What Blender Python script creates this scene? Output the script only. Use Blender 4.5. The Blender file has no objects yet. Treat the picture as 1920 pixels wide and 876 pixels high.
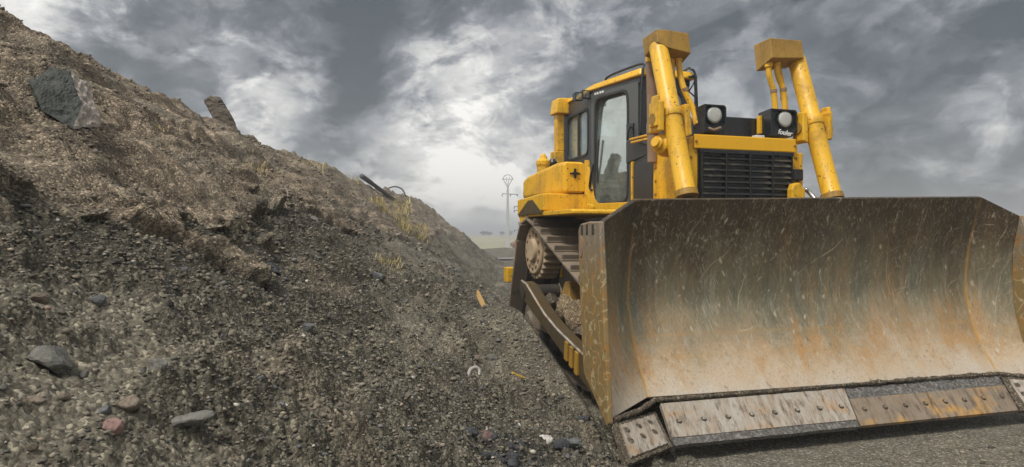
import bpy, bmesh, math, random
import numpy as np
from mathutils import Vector, Matrix

R = math.radians
random.seed(7)
rng = np.random.default_rng(11)
S = bpy.context.scene
COL = S.collection

# ------------------------------------------------------------------ camera
cam_d = bpy.data.cameras.new('camera')
cam = bpy.data.objects.new('camera', cam_d)
COL.objects.link(cam)
cam.location = (0, 0, 1.3)
cam.rotation_euler = (R(90), 0, 0)
cam_d.sensor_width = 36
cam_d.lens = 36 * 1300 / 1920
cam_d.shift_y = 2 / 1920
cam_d.clip_start = 0.05
cam_d.clip_end = 6000
S.camera = cam

# ------------------------------------------------------------------ view, world, sun
S.view_settings.view_transform = 'Standard'
S.view_settings.look = 'None'
S.view_settings.exposure = 1.0
S.view_settings.gamma = 1
S.cycles.max_bounces = 8
S.cycles.transparent_max_bounces = 12
S.cycles.volume_bounces = 0
S.cycles.use_denoising = True

SUN_EL, SUN_AZ = 56.0, 216.0          # azimuth clockwise from +Y: behind the camera, to the left
sun_d = bpy.data.lights.new('sun', 'SUN')
sun_d.energy = 1.5
sun_d.angle = R(11)
sun_d.color = (1.0, 0.95, 0.88)
sun = bpy.data.objects.new('sun', sun_d)
COL.objects.link(sun)
sdir = Vector((math.sin(R(SUN_AZ)) * math.cos(R(SUN_EL)), math.cos(R(SUN_AZ)) * math.cos(R(SUN_EL)), math.sin(R(SUN_EL))))
sun.rotation_euler = sdir.to_track_quat('Z', 'Y').to_euler()


class NT:
    """small helper round a node tree"""
    def __init__(s, tree):
        s.t = tree
        s.n = tree.nodes
        s.l = tree.links

    def new(s, typ, **kw):
        n = s.n.new(typ)
        for k, v in kw.items():
            setattr(n, k, v)
        return n

    def put(s, sock, v):
        if hasattr(v, 'is_output') or isinstance(v, bpy.types.NodeSocket):
            s.l.new(v, sock)
        elif v is not None:
            if isinstance(v, (tuple, list)) and len(v) == 3 and len(sock.default_value) == 4:
                v = (*v, 1)
            sock.default_value = v

    def math(s, op, a, b=None, c=None, clamp=False):
        n = s.new('ShaderNodeMath', operation=op, use_clamp=clamp)
        for i, v in enumerate((a, b, c)):
            if v is not None:
                s.put(n.inputs[i], v)
        return n.outputs[0]

    def vmath(s, op, a, b=None, out=0):
        n = s.new('ShaderNodeVectorMath', operation=op)
        s.put(n.inputs[0], a)
        if b is not None:
            s.put(n.inputs[1], b)
        return n.outputs[out]

    def noise(s, vec, scale, detail=4, rough=.55, dist=0.0, out=0):
        n = s.new('ShaderNodeTexNoise')
        s.put(n.inputs['Vector'], vec)
        n.inputs['Scale'].default_value = scale
        n.inputs['Detail'].default_value = detail
        n.inputs['Roughness'].default_value = rough
        n.inputs['Distortion'].default_value = dist
        return n.outputs[out]

    def voro(s, vec, scale, out='Distance', feature='F1', rnd=1.0):
        n = s.new('ShaderNodeTexVoronoi', feature=feature)
        s.put(n.inputs['Vector'], vec)
        n.inputs['Scale'].default_value = scale
        n.inputs['Randomness'].default_value = rnd
        return n.outputs[out]

    def ramp(s, fac, stops, interp='LINEAR'):
        n = s.new('ShaderNodeValToRGB')
        s.put(n.inputs[0], fac)
        cr = n.color_ramp
        cr.interpolation = interp
        while len(cr.elements) < len(stops):
            cr.elements.new(0.5)
        for e, (p, c) in zip(cr.elements, stops):
            e.position = p
            e.color = (c, c, c, 1) if isinstance(c, (int, float)) else (*c, 1)
        return n.outputs[0]

    def mix(s, fac, a, b, blend='MIX'):
        n = s.new('ShaderNodeMix', data_type='RGBA', blend_type=blend)
        s.put(n.inputs[0], fac)
        s.put(n.inputs[6], a)
        s.put(n.inputs[7], b)
        return n.outputs[2]

    def scale(s, vec, xyz):
        n = s.new('ShaderNodeMapping')
        s.put(n.inputs[0], vec)
        n.inputs['Scale'].default_value = xyz
        return n.outputs[0]

    def attr(s, name, out='Fac'):
        return s.new('ShaderNodeAttribute', attribute_name=name).outputs[out]

    def bump(s, h, strength=.4, dist=.01, normal=None):
        n = s.new('ShaderNodeBump')
        n.inputs['Strength'].default_value = strength
        n.inputs['Distance'].default_value = dist
        s.put(n.inputs['Height'], h)
        if normal is not None:
            s.put(n.inputs['Normal'], normal)
        return n.outputs[0]


def px_dir(px, py):
    return Vector(((px - 960) / 1300, 1, (440 - py) / 1300)).normalized()


world = bpy.data.worlds.new('World')
S.world = world
world.use_nodes = True
w = NT(world.node_tree)
w.n.clear()
gen = w.new('ShaderNodeTexCoord').outputs['Generated']
dirn = w.vmath('NORMALIZE', gen)
sep = w.new('ShaderNodeSeparateXYZ')
w.put(sep.inputs[0], dirn)
zc = w.math('MAXIMUM', sep.outputs[2], 0.0)
den = w.math('ADD', zc, 0.22)
cx = w.math('DIVIDE', sep.outputs[0], den)
cy = w.math('DIVIDE', sep.outputs[1], den)
cmb = w.new('ShaderNodeCombineXYZ')
w.put(cmb.inputs[0], cx)
w.put(cmb.inputs[1], cy)
cvec = cmb.outputs[0]
n1 = w.noise(w.scale(cvec, (1.0, .75, 1)), 2.6, 12, .60, .35)
n2 = w.noise(w.vmath('ADD', cvec, (3.7, 9.1, 0)), 0.9, 3, .5, .2)
n3 = w.noise(w.vmath('ADD', w.scale(dirn, (1, 1, 1.6)), (7.3, 1.1, 2)), 5.2, 12, .60, .55)
n4 = w.noise(w.vmath('ADD', w.scale(dirn, (1, 1, 1.6)), (1.3, 5.1, 4)), 12, 10, .62, .5)
n5 = w.noise(w.vmath('ADD', w.scale(dirn, (1, 1, 1.7)), (4.3, 2.1, 9)), 30, 6, .64, .4)


def crisp(n_, lo, hi):
    return w.math('SUBTRACT', w.ramp(n_, [(lo, 0), (hi, 1)], 'EASE'), .5)


val = w.math('MULTIPLY', w.math('SUBTRACT', n1, .5), .60)
val = w.math('ADD', val, w.math('MULTIPLY', w.math('SUBTRACT', n2, .5), .45))
val = w.math('ADD', val, w.math('MULTIPLY', crisp(n3, .43, .57), .30))
val = w.math('ADD', val, w.math('MULTIPLY', w.math('SUBTRACT', n3, .5), .45))
val = w.math('ADD', val, w.math('MULTIPLY', crisp(n4, .43, .56), .19))
val = w.math('ADD', val, w.math('MULTIPLY', w.math('SUBTRACT', n5, .5), .42))
val = w.math('ADD', val, .46)
# banks of thinner and thicker cloud and one added unseen patch, fixed in the sky
CLOUDS = [(670, 160, 200, .09), (820, 180, 120, .06), (480, 110, 120, .22), (430, 200, 90, .10), (890, 90, 160, .09), (1010, 150, 140, .08), (80, 10, 160, .18),
          (610, 40, 120, -.30), (740, 25, 95, -.22), (330, 90, 130, -.16), (560, 225, 130, -.14), (740, 240, 130, -.14),
          (930, 350, 150, .16), (880, 420, 190, .30), (700, 300, 120, -.12), (1150, 30, 190, -.14), (1400, 40, 190, -.15), (1640, 20, 200, -.10),
          (1700, 290, 280, -.20), (1885, 246, 36, .20), (1690, 75, 80, .10), (1560, 190, 150, -.04), (1380, 150, 120, .10), (-2400, -200, 520, .62), (250, 190, 120, -.06)]  # patch far left, out of view, is added to brighten the cab glass
for px, py, rad, amt in CLOUDS:
    d = px_dir(px, py)
    dp = w.vmath('DOT_PRODUCT', dirn, tuple(d), out=1)
    mr = w.new('ShaderNodeMapRange', interpolation_type='SMOOTHERSTEP')
    w.put(mr.inputs[0], dp)
    mr.inputs[1].default_value = math.cos(rad * 1.55 / 1300)
    mr.inputs[2].default_value = 1.0
    mr.inputs[3].default_value = 0
    mr.inputs[4].default_value = amt
    val = w.math('ADD', val, mr.outputs[0])
ccol = w.ramp(val, [(0.0, (.036, .042, .044)), (.28, (.080, .087, .092)), (.5, (.165, .170, .178)), (.72, (.325, .322, .312)), (1.0, (.58, .565, .535))])
# unseen sky round the sun, behind the camera, brightened as added fill light
sdot = w.vmath('DOT_PRODUCT', dirn, tuple(sdir), out=1)
mr = w.new('ShaderNodeMapRange', interpolation_type='SMOOTHSTEP')
w.put(mr.inputs[0], sdot)
mr.inputs[1].default_value = 0.15
mr.inputs[2].default_value = 1.0
mr.inputs[3].default_value = 1.0
mr.inputs[4].default_value = 2.7
bk = w.vmath('SCALE', ccol)
bk.node.inputs['Scale'].default_value = 1
w.put(bk.node.inputs['Scale'], mr.outputs[0])
bw = w.new('ShaderNodeBackground')
w.put(bw.inputs[0], bk)
bw.inputs[1].default_value = 1.0
sky = w.new('ShaderNodeTexSky', sky_type='NISHITA')
sky.sun_disc = False
sky.sun_elevation = R(SUN_EL)
sky.sun_rotation = R(SUN_AZ)
sky.dust_density = 2
bs = w.new('ShaderNodeBackground')
w.put(bs.inputs[0], sky.outputs[0])
bs.inputs[1].default_value = 0.08
mx = w.new('ShaderNodeMixShader')
mx.inputs[0].default_value = 0.93
w.l.new(bs.outputs[0], mx.inputs[1])
w.l.new(bw.outputs[0], mx.inputs[2])
wo = w.new('ShaderNodeOutputWorld')
w.l.new(mx.outputs[0], wo.inputs[0])

# ------------------------------------------------------------------ materials
def material(name):
    m = bpy.data.materials.new(name)
    m.use_nodes = True
    t = NT(m.node_tree)
    b = t.n['Principled BSDF']
    t.obj = t.new('ShaderNodeTexCoord').outputs['Object']
    t.geo = t.new('ShaderNodeNewGeometry')
    t.pos = t.geo.outputs['Position']
    return m, t, b


def paint(name, base, dirt=(.16, .10, .045), dirt_lo=.55, dirt_hi=.75, rough=.42, chips=.5, spots=True, streak=.25):
    m, t, b = material(name)
    P = t.pos
    big = t.noise(P, 3.2, 6, .6)
    fade = t.mix(t.math('MULTIPLY', t.noise(P, 1.4, 3), .8), base, tuple(c * .88 + .005 for c in base))
    mask = t.ramp(t.math('ADD', t.math('MULTIPLY', big, .7), t.math('MULTIPLY', t.noise(P, 22, 6, .65), .3)), [(dirt_lo, 0), (dirt_hi, 1)])
    col = t.mix(t.math('MULTIPLY', mask, .75), fade, dirt)
    st = t.ramp(t.noise(t.scale(P, (26, 26, 1.6)), 1.0, 4, .6), [(.52, 0), (.72, 1)])
    col = t.mix(t.math('MULTIPLY', st, streak), col, tuple(c * .5 for c in dirt))
    if spots:
        ch = t.ramp(t.noise(P, 34, 3, .7), [(.69 - .06 * chips, 0), (.72 - .04 * chips, 1)])
        col = t.mix(ch, col, (.055, .035, .022))
    t.put(b.inputs['Base Color'], col)
    t.put(b.inputs['Roughness'], t.math('ADD', t.math('MULTIPLY', mask, .3), t.math('ADD', t.math('MULTIPLY', t.noise(P, 12, 4), .2), rough - .1)))
    t.put(b.inputs['Normal'], t.bump(t.noise(P, 60, 4, .6), .10, .004))
    return m


M = {}
M['yellow'] = paint('yellow_paint', (.80, .445, .012), dirt=(.20, .11, .035), dirt_lo=.50, dirt_hi=.72, streak=.34, chips=1.1)
M['yellow_dull'] = paint('weathered_yellow_paint', (.36, .20, .022), dirt=(.13, .08, .025), dirt_lo=.44, dirt_hi=.70, rough=.5, chips=.8, streak=.4)
M['yellow_clean'] = paint('fresh_yellow_paint', (.84, .44, .004), dirt_lo=.66, dirt_hi=.86, rough=.36, chips=.1, streak=.05)
M['black'] = paint('black_paint', (.012, .013, .014), dirt=(.05, .045, .036), dirt_lo=.62, dirt_hi=.85, rough=.27, spots=False, streak=.12)
M['charcoal'] = paint('charcoal_paint', (.030, .032, .033), dirt=(.07, .062, .05), dirt_lo=.58, dirt_hi=.8, rough=.4, spots=False, streak=.12)
M['grille'] = paint('muddy_black_grille', (.012, .013, .013), dirt=(.13, .11, .065), dirt_lo=.50, dirt_hi=.66, rough=.45, spots=False, streak=.1)
M['door_grey'] = paint('grey_door_paint', (.066, .071, .069), dirt=(.10, .092, .075), dirt_lo=.58, dirt_hi=.8, rough=.36, spots=False, streak=.12)
M['rust'] = paint('rusty_pipe', (.24, .15, .09), dirt=(.33, .24, .16), dirt_lo=.42, dirt_hi=.66, rough=.7, chips=.4)
M['rubber'] = paint('rubber', (.02, .02, .02), dirt=(.10, .085, .065), dirt_lo=.5, dirt_hi=.75, rough=.7, spots=False)
M['track'] = paint('muddy_track_steel', (.145, .118, .085), dirt=(.26, .20, .14), dirt_lo=.40, dirt_hi=.60, rough=.6, chips=.5)
M['sprocket'] = paint('dusty_sprocket', (.48, .36, .22), dirt=(.26, .19, .12), dirt_lo=.46, dirt_hi=.68, rough=.7, chips=.5)
M['dark_steel'] = paint('dark_oily_steel', (.040, .033, .026), dirt=(.12, .095, .065), dirt_lo=.48, dirt_hi=.7, rough=.5)
M['arm'] = paint('worn_brown_arm', (.082, .056, .022), dirt=(.05, .038, .023), dirt_lo=.45, dirt_hi=.66, rough=.42, chips=.6)
M['chrome'] = paint('chrome_rod', (.55, .55, .55), dirt=(.25, .22, .18), dirt_lo=.55, dirt_hi=.8, rough=.25, spots=False, streak=.1)
M['chrome'].node_tree.nodes['Principled BSDF'].inputs['Metallic'].default_value = .9
M['white'] = paint('white_marking', (.75, .75, .73), dirt=(.4, .4, .38), spots=False, rough=.5)
M['seat'] = paint('seat_fabric', (.055, .06, .06), dirt=(.09, .09, .085), spots=False, rough=.9)


def glass(name, tint, refl=.10):
    m, t, b = material(name)
    t.n.remove(b)
    tr = t.new('ShaderNodeBsdfTransparent')
    tr.inputs[0].default_value = (*tint, 1)
    gl = t.new('ShaderNodeBsdfGlossy')
    gl.inputs['Roughness'].default_value = .02
    gl.inputs[0].default_value = (.9, .95, .95, 1)
    lw = t.new('ShaderNodeLayerWeight')
    lw.inputs[0].default_value = .35
    df = t.new('ShaderNodeBsdfDiffuse')
    df.inputs[0].default_value = (.42, .46, .42, 1)
    dust = t.ramp(t.noise(t.pos, 5, 6, .6), [(.4, .07), (.75, .28)])
    m1 = t.new('ShaderNodeMixShader')
    t.put(m1.inputs[0], t.math('ADD', t.math('MULTIPLY', lw.outputs['Facing'], .32), refl))
    t.l.new(tr.outputs[0], m1.inputs[1])
    t.l.new(gl.outputs[0], m1.inputs[2])
    m2 = t.new('ShaderNodeMixShader')
    t.put(m2.inputs[0], dust)
    t.l.new(m1.outputs[0], m2.inputs[1])
    t.l.new(df.outputs[0], m2.inputs[2])
    t.l.new(m2.outputs[0], t.n['Material Output'].inputs[0])
    return m


M['glass'] = glass('tinted_cab_glass', (.93, .985, .96), .20)

m, t, b = material('lamp_lens')
v = t.voro(t.obj, 90, rnd=.1)
t.put(b.inputs['Base Color'], t.mix(t.noise(t.obj, 14, 4), (.60, .60, .55), (.36, .36, .33)))
b.inputs['Roughness'].default_value = .18
t.put(b.inputs['Normal'], t.bump(v, .35, .004))
M['lens'] = m

# moldboard steel: 'scratch' and 'height' and 'rust' are per vertex values made below, for wear and painted shade
m, t, b = material('scoured_blade_steel')
P = t.pos
h = t.attr('height')
sc = t.attr('scratch')
seam = t.attr('seam')
brk = t.noise(t.scale(P, (1, 1, .45)), 2.6, 8, .65)
lowf = t.noise(P, 1.1, 3, .5)
fine = t.noise(t.scale(P, (1, 1, .10)), 95, 6, .72)
hv = t.math('ADD', h, t.math('MULTIPLY', t.math('SUBTRACT', brk, .5), .72))
col = t.ramp(hv, [(.0, (.56, .485, .39)), (.12, (.53, .425, .30)), (.25, (.43, .315, .19)), (.42, (.265, .232, .150)), (.56, (.150, .148, .098)),
                  (.72, (.125, .112, .072)), (.86, (.066, .050, .028)), (1.0, (.042, .030, .016))])  # caked dirt above, scoured below; the downward-facing top's shade is painted in too
rst = t.ramp(t.noise(t.scale(P, (7, 7, 1.0)), 1.0, 7, .68), [(.42, 0), (.62, 1)])
rst = t.math('MULTIPLY', rst, t.ramp(lowf, [(.38, .20), (.58, 1.0)]))
rfac = t.math('MULTIPLY', rst, t.ramp(h, [(.0, .22), (.22, .70), (.5, .50), (.72, .18), (1, .06)]))
col = t.mix(rfac, col, (.47, .235, .060))
pol = t.ramp(t.noise(t.scale(P, (22, 22, 1.6)), 1.0, 6, .66), [(.52, 0), (.70, 1)])
col = t.mix(t.math('MULTIPLY', pol, t.ramp(h, [(0, .60), (.5, .34), (.8, .06)])), col, (.50, .475, .39))
col = t.mix(t.math('MULTIPLY', t.ramp(fine, [(.36, 1), (.54, 0)]), t.ramp(h, [(.1, .16), (.5, .30), (.8, .5)])), col, (.060, .046, .028))
flk = t.ramp(t.noise(t.scale(P, (1, 1, .55)), 24, 7, .78), [(.56, 0), (.635, 1)])
col = t.mix(t.math('MULTIPLY', flk, t.ramp(h, [(.3, .10), (.6, .55), (1, .55)])), col, (.235, .185, .095))
flk2 = t.ramp(t.noise(t.scale(P, (1, 1, .5)), 42, 5, .75), [(.63, 0), (.68, 1)])
col = t.mix(t.math('MULTIPLY', flk2, t.ramp(h, [(.0, .12), (.4, .30), (1, .60)])), col, (.46, .40, .27))
for ang_, sc_, lo_, amt_, tone_ in ((22, (70, 70, 4.0), .57, .50, (.58, .50, .37)), (-18, (55, 55, 3.5), .58, .42, (.56, .46, .31)), (14, (46, 46, 3.0), .57, .50, (.085, .062, .036)), (-30, (80, 80, 6), .57, .45, (.10, .075, .045))):
    mp = t.new('ShaderNodeMapping')
    t.put(mp.inputs[0], P)
    mp.inputs['Rotation'].default_value = (0, R(ang_), 0)
    q_ = t.noise(t.scale(mp.outputs[0], sc_), 1.0, 5, .7)
    pt_ = t.ramp(t.noise(P, 3.3 + ang_ * .02, 4, .6), [(.40, .15), (.60, 1)])
    col = t.mix(t.math('MULTIPLY', t.math('MULTIPLY', t.ramp(q_, [(lo_, 0), (lo_ + .08, 1)]), pt_), amt_), col, tone_)
col = t.mix(seam, col, (.50, .265, .045))
col = t.mix(t.math('MULTIPLY', sc, .85), col, (.62, .56, .42))
t.put(b.inputs['Base Color'], col)
b.inputs['Metallic'].default_value = .22
t.put(b.inputs['Roughness'], t.math('ADD', t.math('MULTIPLY', fine, .25), t.math('SUBTRACT', .36, t.math('MULTIPLY', pol, .12))))
t.put(b.inputs['Normal'], t.bump(t.math('ADD', t.math('MULTIPLY', fine, .6), t.math('MULTIPLY', t.noise(P, 9, 5), 1.0)), .22, .006))
M['blade'] = m

# end plates: olive-yellow worn paint with swirling scrape marks
m, t, b = material('scraped_olive_plate')
P = t.pos
wv = t.new('ShaderNodeTexWave', wave_type='RINGS')
t.put(wv.inputs[0], P)
wv.inputs['Scale'].default_value = 2.6
wv.inputs['Distortion'].default_value = 22
wv.inputs['Detail'].default_value = 4
wv.inputs['Detail Scale'].default_value = 1.6
col = t.mix(t.noise(P, 5, 6, .6), (.32, .225, .085), (.16, .11, .05))
col = t.mix(t.ramp(wv.outputs[1], [(.93, 0), (.985, .75)]), col, (.50, .41, .22))
zz = t.new('ShaderNodeSeparateXYZ')
t.put(zz.inputs[0], P)
col = t.mix(t.math('MULTIPLY', t.ramp(t.math('MULTIPLY', zz.outputs[2], .7), [(.66, 0), (.92, 1)]), .75), col, (.20, .175, .145))
col = t.mix(t.ramp(t.noise(P, 13, 6, .7), [(.50, 0), (.64, .8)]), col, (.34, .165, .035))
col = t.mix(t.ramp(t.noise(P, 30, 5, .7), [(.60, 0), (.67, .85)]), col, (.06, .045, .028))
t.put(b.inputs['Base Color'], col)
b.inputs['Roughness'].default_value = .5
t.put(b.inputs['Normal'], t.bump(t.noise(P, 40, 5, .65), .25, .005))
M['plate'] = m


def edge_mat(name, a, c, rust, rmask):
    m, t, b = material(name)
    P = t.pos
    st = t.noise(t.scale(P, (22, 5, 5)), 1.0, 8, .72)
    col = t.mix(t.ramp(st, [(.38, 0), (.66, 1)]), a, c)
    col = t.mix(t.ramp(t.noise(P, 4.5, 6, .6), [(rmask, 0), (rmask + .16, .9)]), col, rust)
    col = t.mix(t.ramp(t.noise(t.scale(P, (34, 7, 7)), 1.0, 7, .75), [(.49, 0), (.66, .95)]), col, (.085, .058, .038))
    t.put(b.inputs['Base Color'], col)
    b.inputs['Roughness'].default_value = .55
    b.inputs['Metallic'].default_value = .1
    t.put(b.inputs['Normal'], t.bump(t.noise(P, 50, 6, .7), .35, .006))
    return m


M['edge_pale'] = edge_mat('pale_worn_cutting_steel', (.40, .37, .32), (.30, .235, .165), (.40, .23, .09), .55)
M['edge_rusty'] = edge_mat('rusty_worn_cutting_steel', (.25, .205, .15), (.20, .148, .10), (.50, .27, .055), .52)

m, t, b = material('pitted_ground_steel')
P = t.pos
vv = t.voro(P, 48)
col = t.ramp(t.math('ADD', t.math('MULTIPLY', vv, .30), t.math('MULTIPLY', t.noise(P, 55, 7, .75), .9)), [(.38, (.030, .028, .025)), (.62, (.105, .098, .088)), (.85, (.30, .285, .26))])
t.put(b.inputs['Base Color'], col)
b.inputs['Roughness'].default_value = .5
t.put(b.inputs['Normal'], t.bump(t.math('ADD', vv, t.noise(P, 90, 5, .7)), .8, .008))
M['pitted'] = m


def soil(name, use_attr=True, mud=None):
    m, t, b = material(name)
    P = t.pos
    big = t.noise(P, 1.1, 5, .6)
    mid = t.noise(P, 9, 6, .62)
    fine = t.noise(P, 70, 6, .7)
    if mud is not None:
        col = t.mix(mid, mud[0], mud[1])
    else:
        dark = t.mix(t.ramp(mid, [(.3, 0), (.7, 1)]), (.078, .072, .051), (.200, .182, .134))
        tan = t.mix(t.ramp(mid, [(.3, 0), (.7, 1)]), (.165, .130, .088), (.38, .300, .212))
        smooth = t.mix(t.ramp(mid, [(.3, 0), (.7, 1)]), (.120, .108, .082), (.185, .168, .130))
        lay = t.noise(t.scale(P, (9, 1.1, 9)), 1.0, 6, .65)
        dark = t.mix(t.math('MULTIPLY', t.ramp(lay, [(.42, 1), (.58, 0)]), .55), dark, (.050, .043, .032))
        tan = t.mix(t.math('MULTIPLY', t.ramp(lay, [(.40, 1), (.56, 0)]), .75), tan, (.075, .056, .037))
        ledge_band = t.attr('ledge_band')
        dark = t.mix(t.math('MULTIPLY', ledge_band, .72), dark, (.048, .044, .032))  # darker soil in a band below the broken crust line
        dark = t.mix(t.math('MULTIPLY', t.attr('fines'), .55), dark, (.21, .188, .142))
        col = t.mix(t.attr('tan'), dark, tan)
        col = t.mix(t.attr('smooth'), col, smooth)
        col = t.mix(t.attr('straw'), col, t.mix(t.noise(P, .05, 4), (.46, .42, .24), (.24, .22, .13)))
        col = t.mix(t.attr('wet'), col, (.020, .021, .024))
    col = t.mix(t.math('MULTIPLY', t.ramp(big, [(.35, 0), (.65, 1)]), .35), col, t.mix(.5, col, (.10, .082, .056)))
    # grains and small stones of many shades
    rc = t.new('ShaderNodeSeparateColor')
    t.put(rc.inputs[0], t.voro(P, 95, 'Color'))
    g1 = t.ramp(rc.outputs[0], [(.0, .35), (.35, .75), (.72, 1.15), (.9, 1.9), (1, 3.0)])
    col = t.mix(.75, col, g1, 'MULTIPLY')
    rc2 = t.new('ShaderNodeSeparateColor')
    t.put(rc2.inputs[0], t.voro(P, 33, 'Color'))
    st = t.math('MULTIPLY', t.ramp(rc2.outputs[1], [(.88, 0), (.9, 1)]), t.ramp(t.voro(P, 33), [(.30, 1), (.36, 0)]))
    if mud is None:
        st = t.math('MULTIPLY', st, t.math('SUBTRACT', 1.0, t.math('MULTIPLY', t.attr('fines'), .8)))
    col = t.mix(t.math('MULTIPLY', st, .8), col, t.ramp(rc2.outputs[0], [(0, (.05, .052, .06)), (.4, (.17, .15, .125)), (.7, (.30, .225, .15)), (1, (.50, .47, .42))]))
    col = t.mix(t.ramp(fine, [(.33, .6), (.5, 0)]), col, (.022, .019, .015))
    t.put(b.inputs['Base Color'], col)
    b.inputs['Roughness'].default_value = .9
    b.inputs['Specular IOR Level'].default_value = .25
    hgt = t.math('ADD', t.math('MULTIPLY', fine, .7), t.math('ADD', t.math('MULTIPLY', t.voro(P, 95), -.6), t.math('MULTIPLY', st, .6)))
    bn = t.bump(hgt, .9, .014)
    if mud is None:
        t.put(bn.node.inputs['Strength'], t.math('SUBTRACT', .95, t.math('MULTIPLY', t.attr('fines'), .45)))
    t.put(b.inputs['Normal'], bn)
    return m


M['soil'] = soil('rough_soil')
M['mud'] = soil('caked_mud', mud=((.085, .070, .050), (.16, .13, .092)))
M['mud_tan'] = soil('caked_tan_clay', mud=((.30, .225, .135), (.18, .135, .085)))


def stone_mat(name, a, c, pale=None, streaks=0.0):
    m, t, b = material(name)
    P = t.obj
    n = t.noise(P, 6, 7, .65)
    col = t.mix(t.ramp(n, [(.3, 0), (.7, 1)]), a, c)
    col = t.mix(t.ramp(t.noise(P, 55, 5, .7), [(.38, .55), (.52, 0)]), col, tuple(x * .3 for x in a))
    if pale:
        col = t.mix(t.ramp(t.noise(t.scale(P, (2, 2, 6)), 1.6, 7, .7), [(.66, 0), (.76, .9)]), col, pale)
    t.put(b.inputs['Base Color'], col)
    b.inputs['Roughness'].default_value = .85
    t.put(b.inputs['Normal'], t.bump(t.math('ADD', n, t.math('MULTIPLY', t.noise(P, 38, 6, .7), .5)), .6, .02))
    return m


M['boulder'] = stone_mat('grey_boulder_stone', (.042, .047, .039), (.085, .09, .076), (.24, .22, .19))
M['boulder_face'] = stone_mat('pale_face_stone', (.42, .365, .31), (.27, .235, .205))
M['slab'] = stone_mat('brown_slab_stone', (.085, .068, .048), (.14, .115, .082))
M['st_grey'] = stone_mat('grey_stone', (.12, .115, .10), (.20, .19, .165))
M['st_blue'] = stone_mat('blue_grey_stone', (.088, .092, .092), (.15, .155, .152))
M['st_pink'] = stone_mat('pink_stone', (.30, .19, .16), (.23, .14, .12))
M['st_tan'] = stone_mat('tan_stone', (.24, .19, .14), (.17, .14, .105))
M['st_white'] = stone_mat('white_stone', (.62, .59, .54), (.42, .39, .34))
M['st_dark'] = stone_mat('dark_stone', (.030, .032, .036), (.065, .066, .068))
M['st_red'] = stone_mat('reddish_stone', (.20, .11, .095), (.12, .085, .08))
M['st_brown'] = stone_mat('brown_stone', (.135, .108, .078), (.21, .175, .13))

m, t, b = material('gravel_mix')
tone = t.attr('tone', 'Color')
t.put(b.inputs['Base Color'], t.mix(t.ramp(t.noise(t.pos, 120, 4, .7), [(.3, .5), (.55, 0)]), tone, (.04, .035, .03)))
b.inputs['Roughness'].default_value = .85
M['gravel'] = m


def plain(name, col, col2=None, rough=.7, scale=8):
    m, t, b = material(name)
    t.put(b.inputs['Base Color'], t.mix(t.noise(t.pos, scale, 5, .6), col, col2 or tuple(c * .6 for c in col)))
    b.inputs['Roughness'].default_value = rough
    return m


M['wood_yellow'] = plain('yellow_painted_wood', (.50, .30, .08), (.30, .19, .07))
M['wood_grey'] = plain('weathered_wood', (.11, .10, .085))
M['twig'] = plain('pale_twig', (.34, .29, .21))
M['wire'] = plain('dark_wire', (.07, .07, .07))
M['straw'] = plain('dry_straw', (.58, .47, .20), (.36, .30, .12), .8, 40)
M['scrap_white'] = plain('white_scrap', (.50, .48, .44), (.22, .20, .18))
M['scrap_orange'] = plain('orange_scrap', (.62, .20, .06))
M['scrap_yellow'] = plain('yellow_scrap', (.62, .40, .05))
M['concrete'] = plain('pale_concrete', (.50, .49, .46), (.42, .41, .39), .8, .6)
M['galv'] = plain('galvanised_steel', (.24, .25, .26), (.18, .18, .19), .6)
M['leaf'] = plain('dark_foliage', (.060, .075, .035), (.04, .05, .025), .8, 3)
M['leaf_rust'] = plain('rusty_foliage', (.42, .17, .06), (.26, .11, .05), .8, 3)
M['bark'] = plain('bark', (.08, .065, .05))
M['pale_track'] = plain('pale_track_gravel', (.20, .19, .17), (.15, .14, .12), .9, 1.2)

# ------------------------------------------------------------------ object helpers
def tag(o, label=None, cat=None, group=None, kind=None):
    for k, v in (('label', label), ('category', cat), ('group', group), ('kind', kind)):
        if v:
            o[k] = v
    return o


def empty(name, loc=(0, 0, 0), rz=0.0):
    o = bpy.data.objects.new(name, None)
    COL.objects.link(o)
    o.location = loc
    o.rotation_euler = (0, 0, rz)
    o.empty_display_size = .2
    return o


def obj(name, bm, mat, parent=None, smooth=False, bevel=0.0, seg=2):
    me = bpy.data.meshes.new(name)
    if isinstance(bm, bmesh.types.BMesh):
        bmesh.ops.recalc_face_normals(bm, faces=bm.faces)
        bm.to_mesh(me)
        bm.free()
    else:
        me = bm
        me.name = name
    o = bpy.data.objects.new(name, me)
    COL.objects.link(o)
    for mm in (mat if isinstance(mat, (list, tuple)) else [mat]):
        me.materials.append(M[mm] if isinstance(mm, str) else mm)
    if smooth:
        for p in me.polygons:
            p.use_smooth = True
    if bevel:
        md = o.modifiers.new('bevel', 'BEVEL')
        md.width = bevel
        md.segments = seg
        md.limit_method = 'ANGLE'
        md.angle_limit = R(35)
    if parent is not None:
        o.parent = parent
    return o


def BM():
    return bmesh.new()


def box(bm, x0, x1, y0, y1, z0, z1):
    vs = [bm.verts.new((x, y, z)) for z in (z0, z1) for y in (y0, y1) for x in (x0, x1)]
    for f in ((0, 2, 3, 1), (4, 5, 7, 6), (0, 1, 5, 4), (2, 6, 7, 3), (0, 4, 6, 2), (1, 3, 7, 5)):
        bm.faces.new([vs[i] for i in f])
    return vs


def hexa(bm, bottom, top):
    """solid from two matching polygons"""
    a = [bm.verts.new(p) for p in bottom]
    c = [bm.verts.new(p) for p in top]
    n = len(a)
    bm.faces.new(a[::-1])
    bm.faces.new(c)
    for i in range(n):
        j = (i + 1) % n
        bm.faces.new((a[i], a[j], c[j], c[i]))


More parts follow.
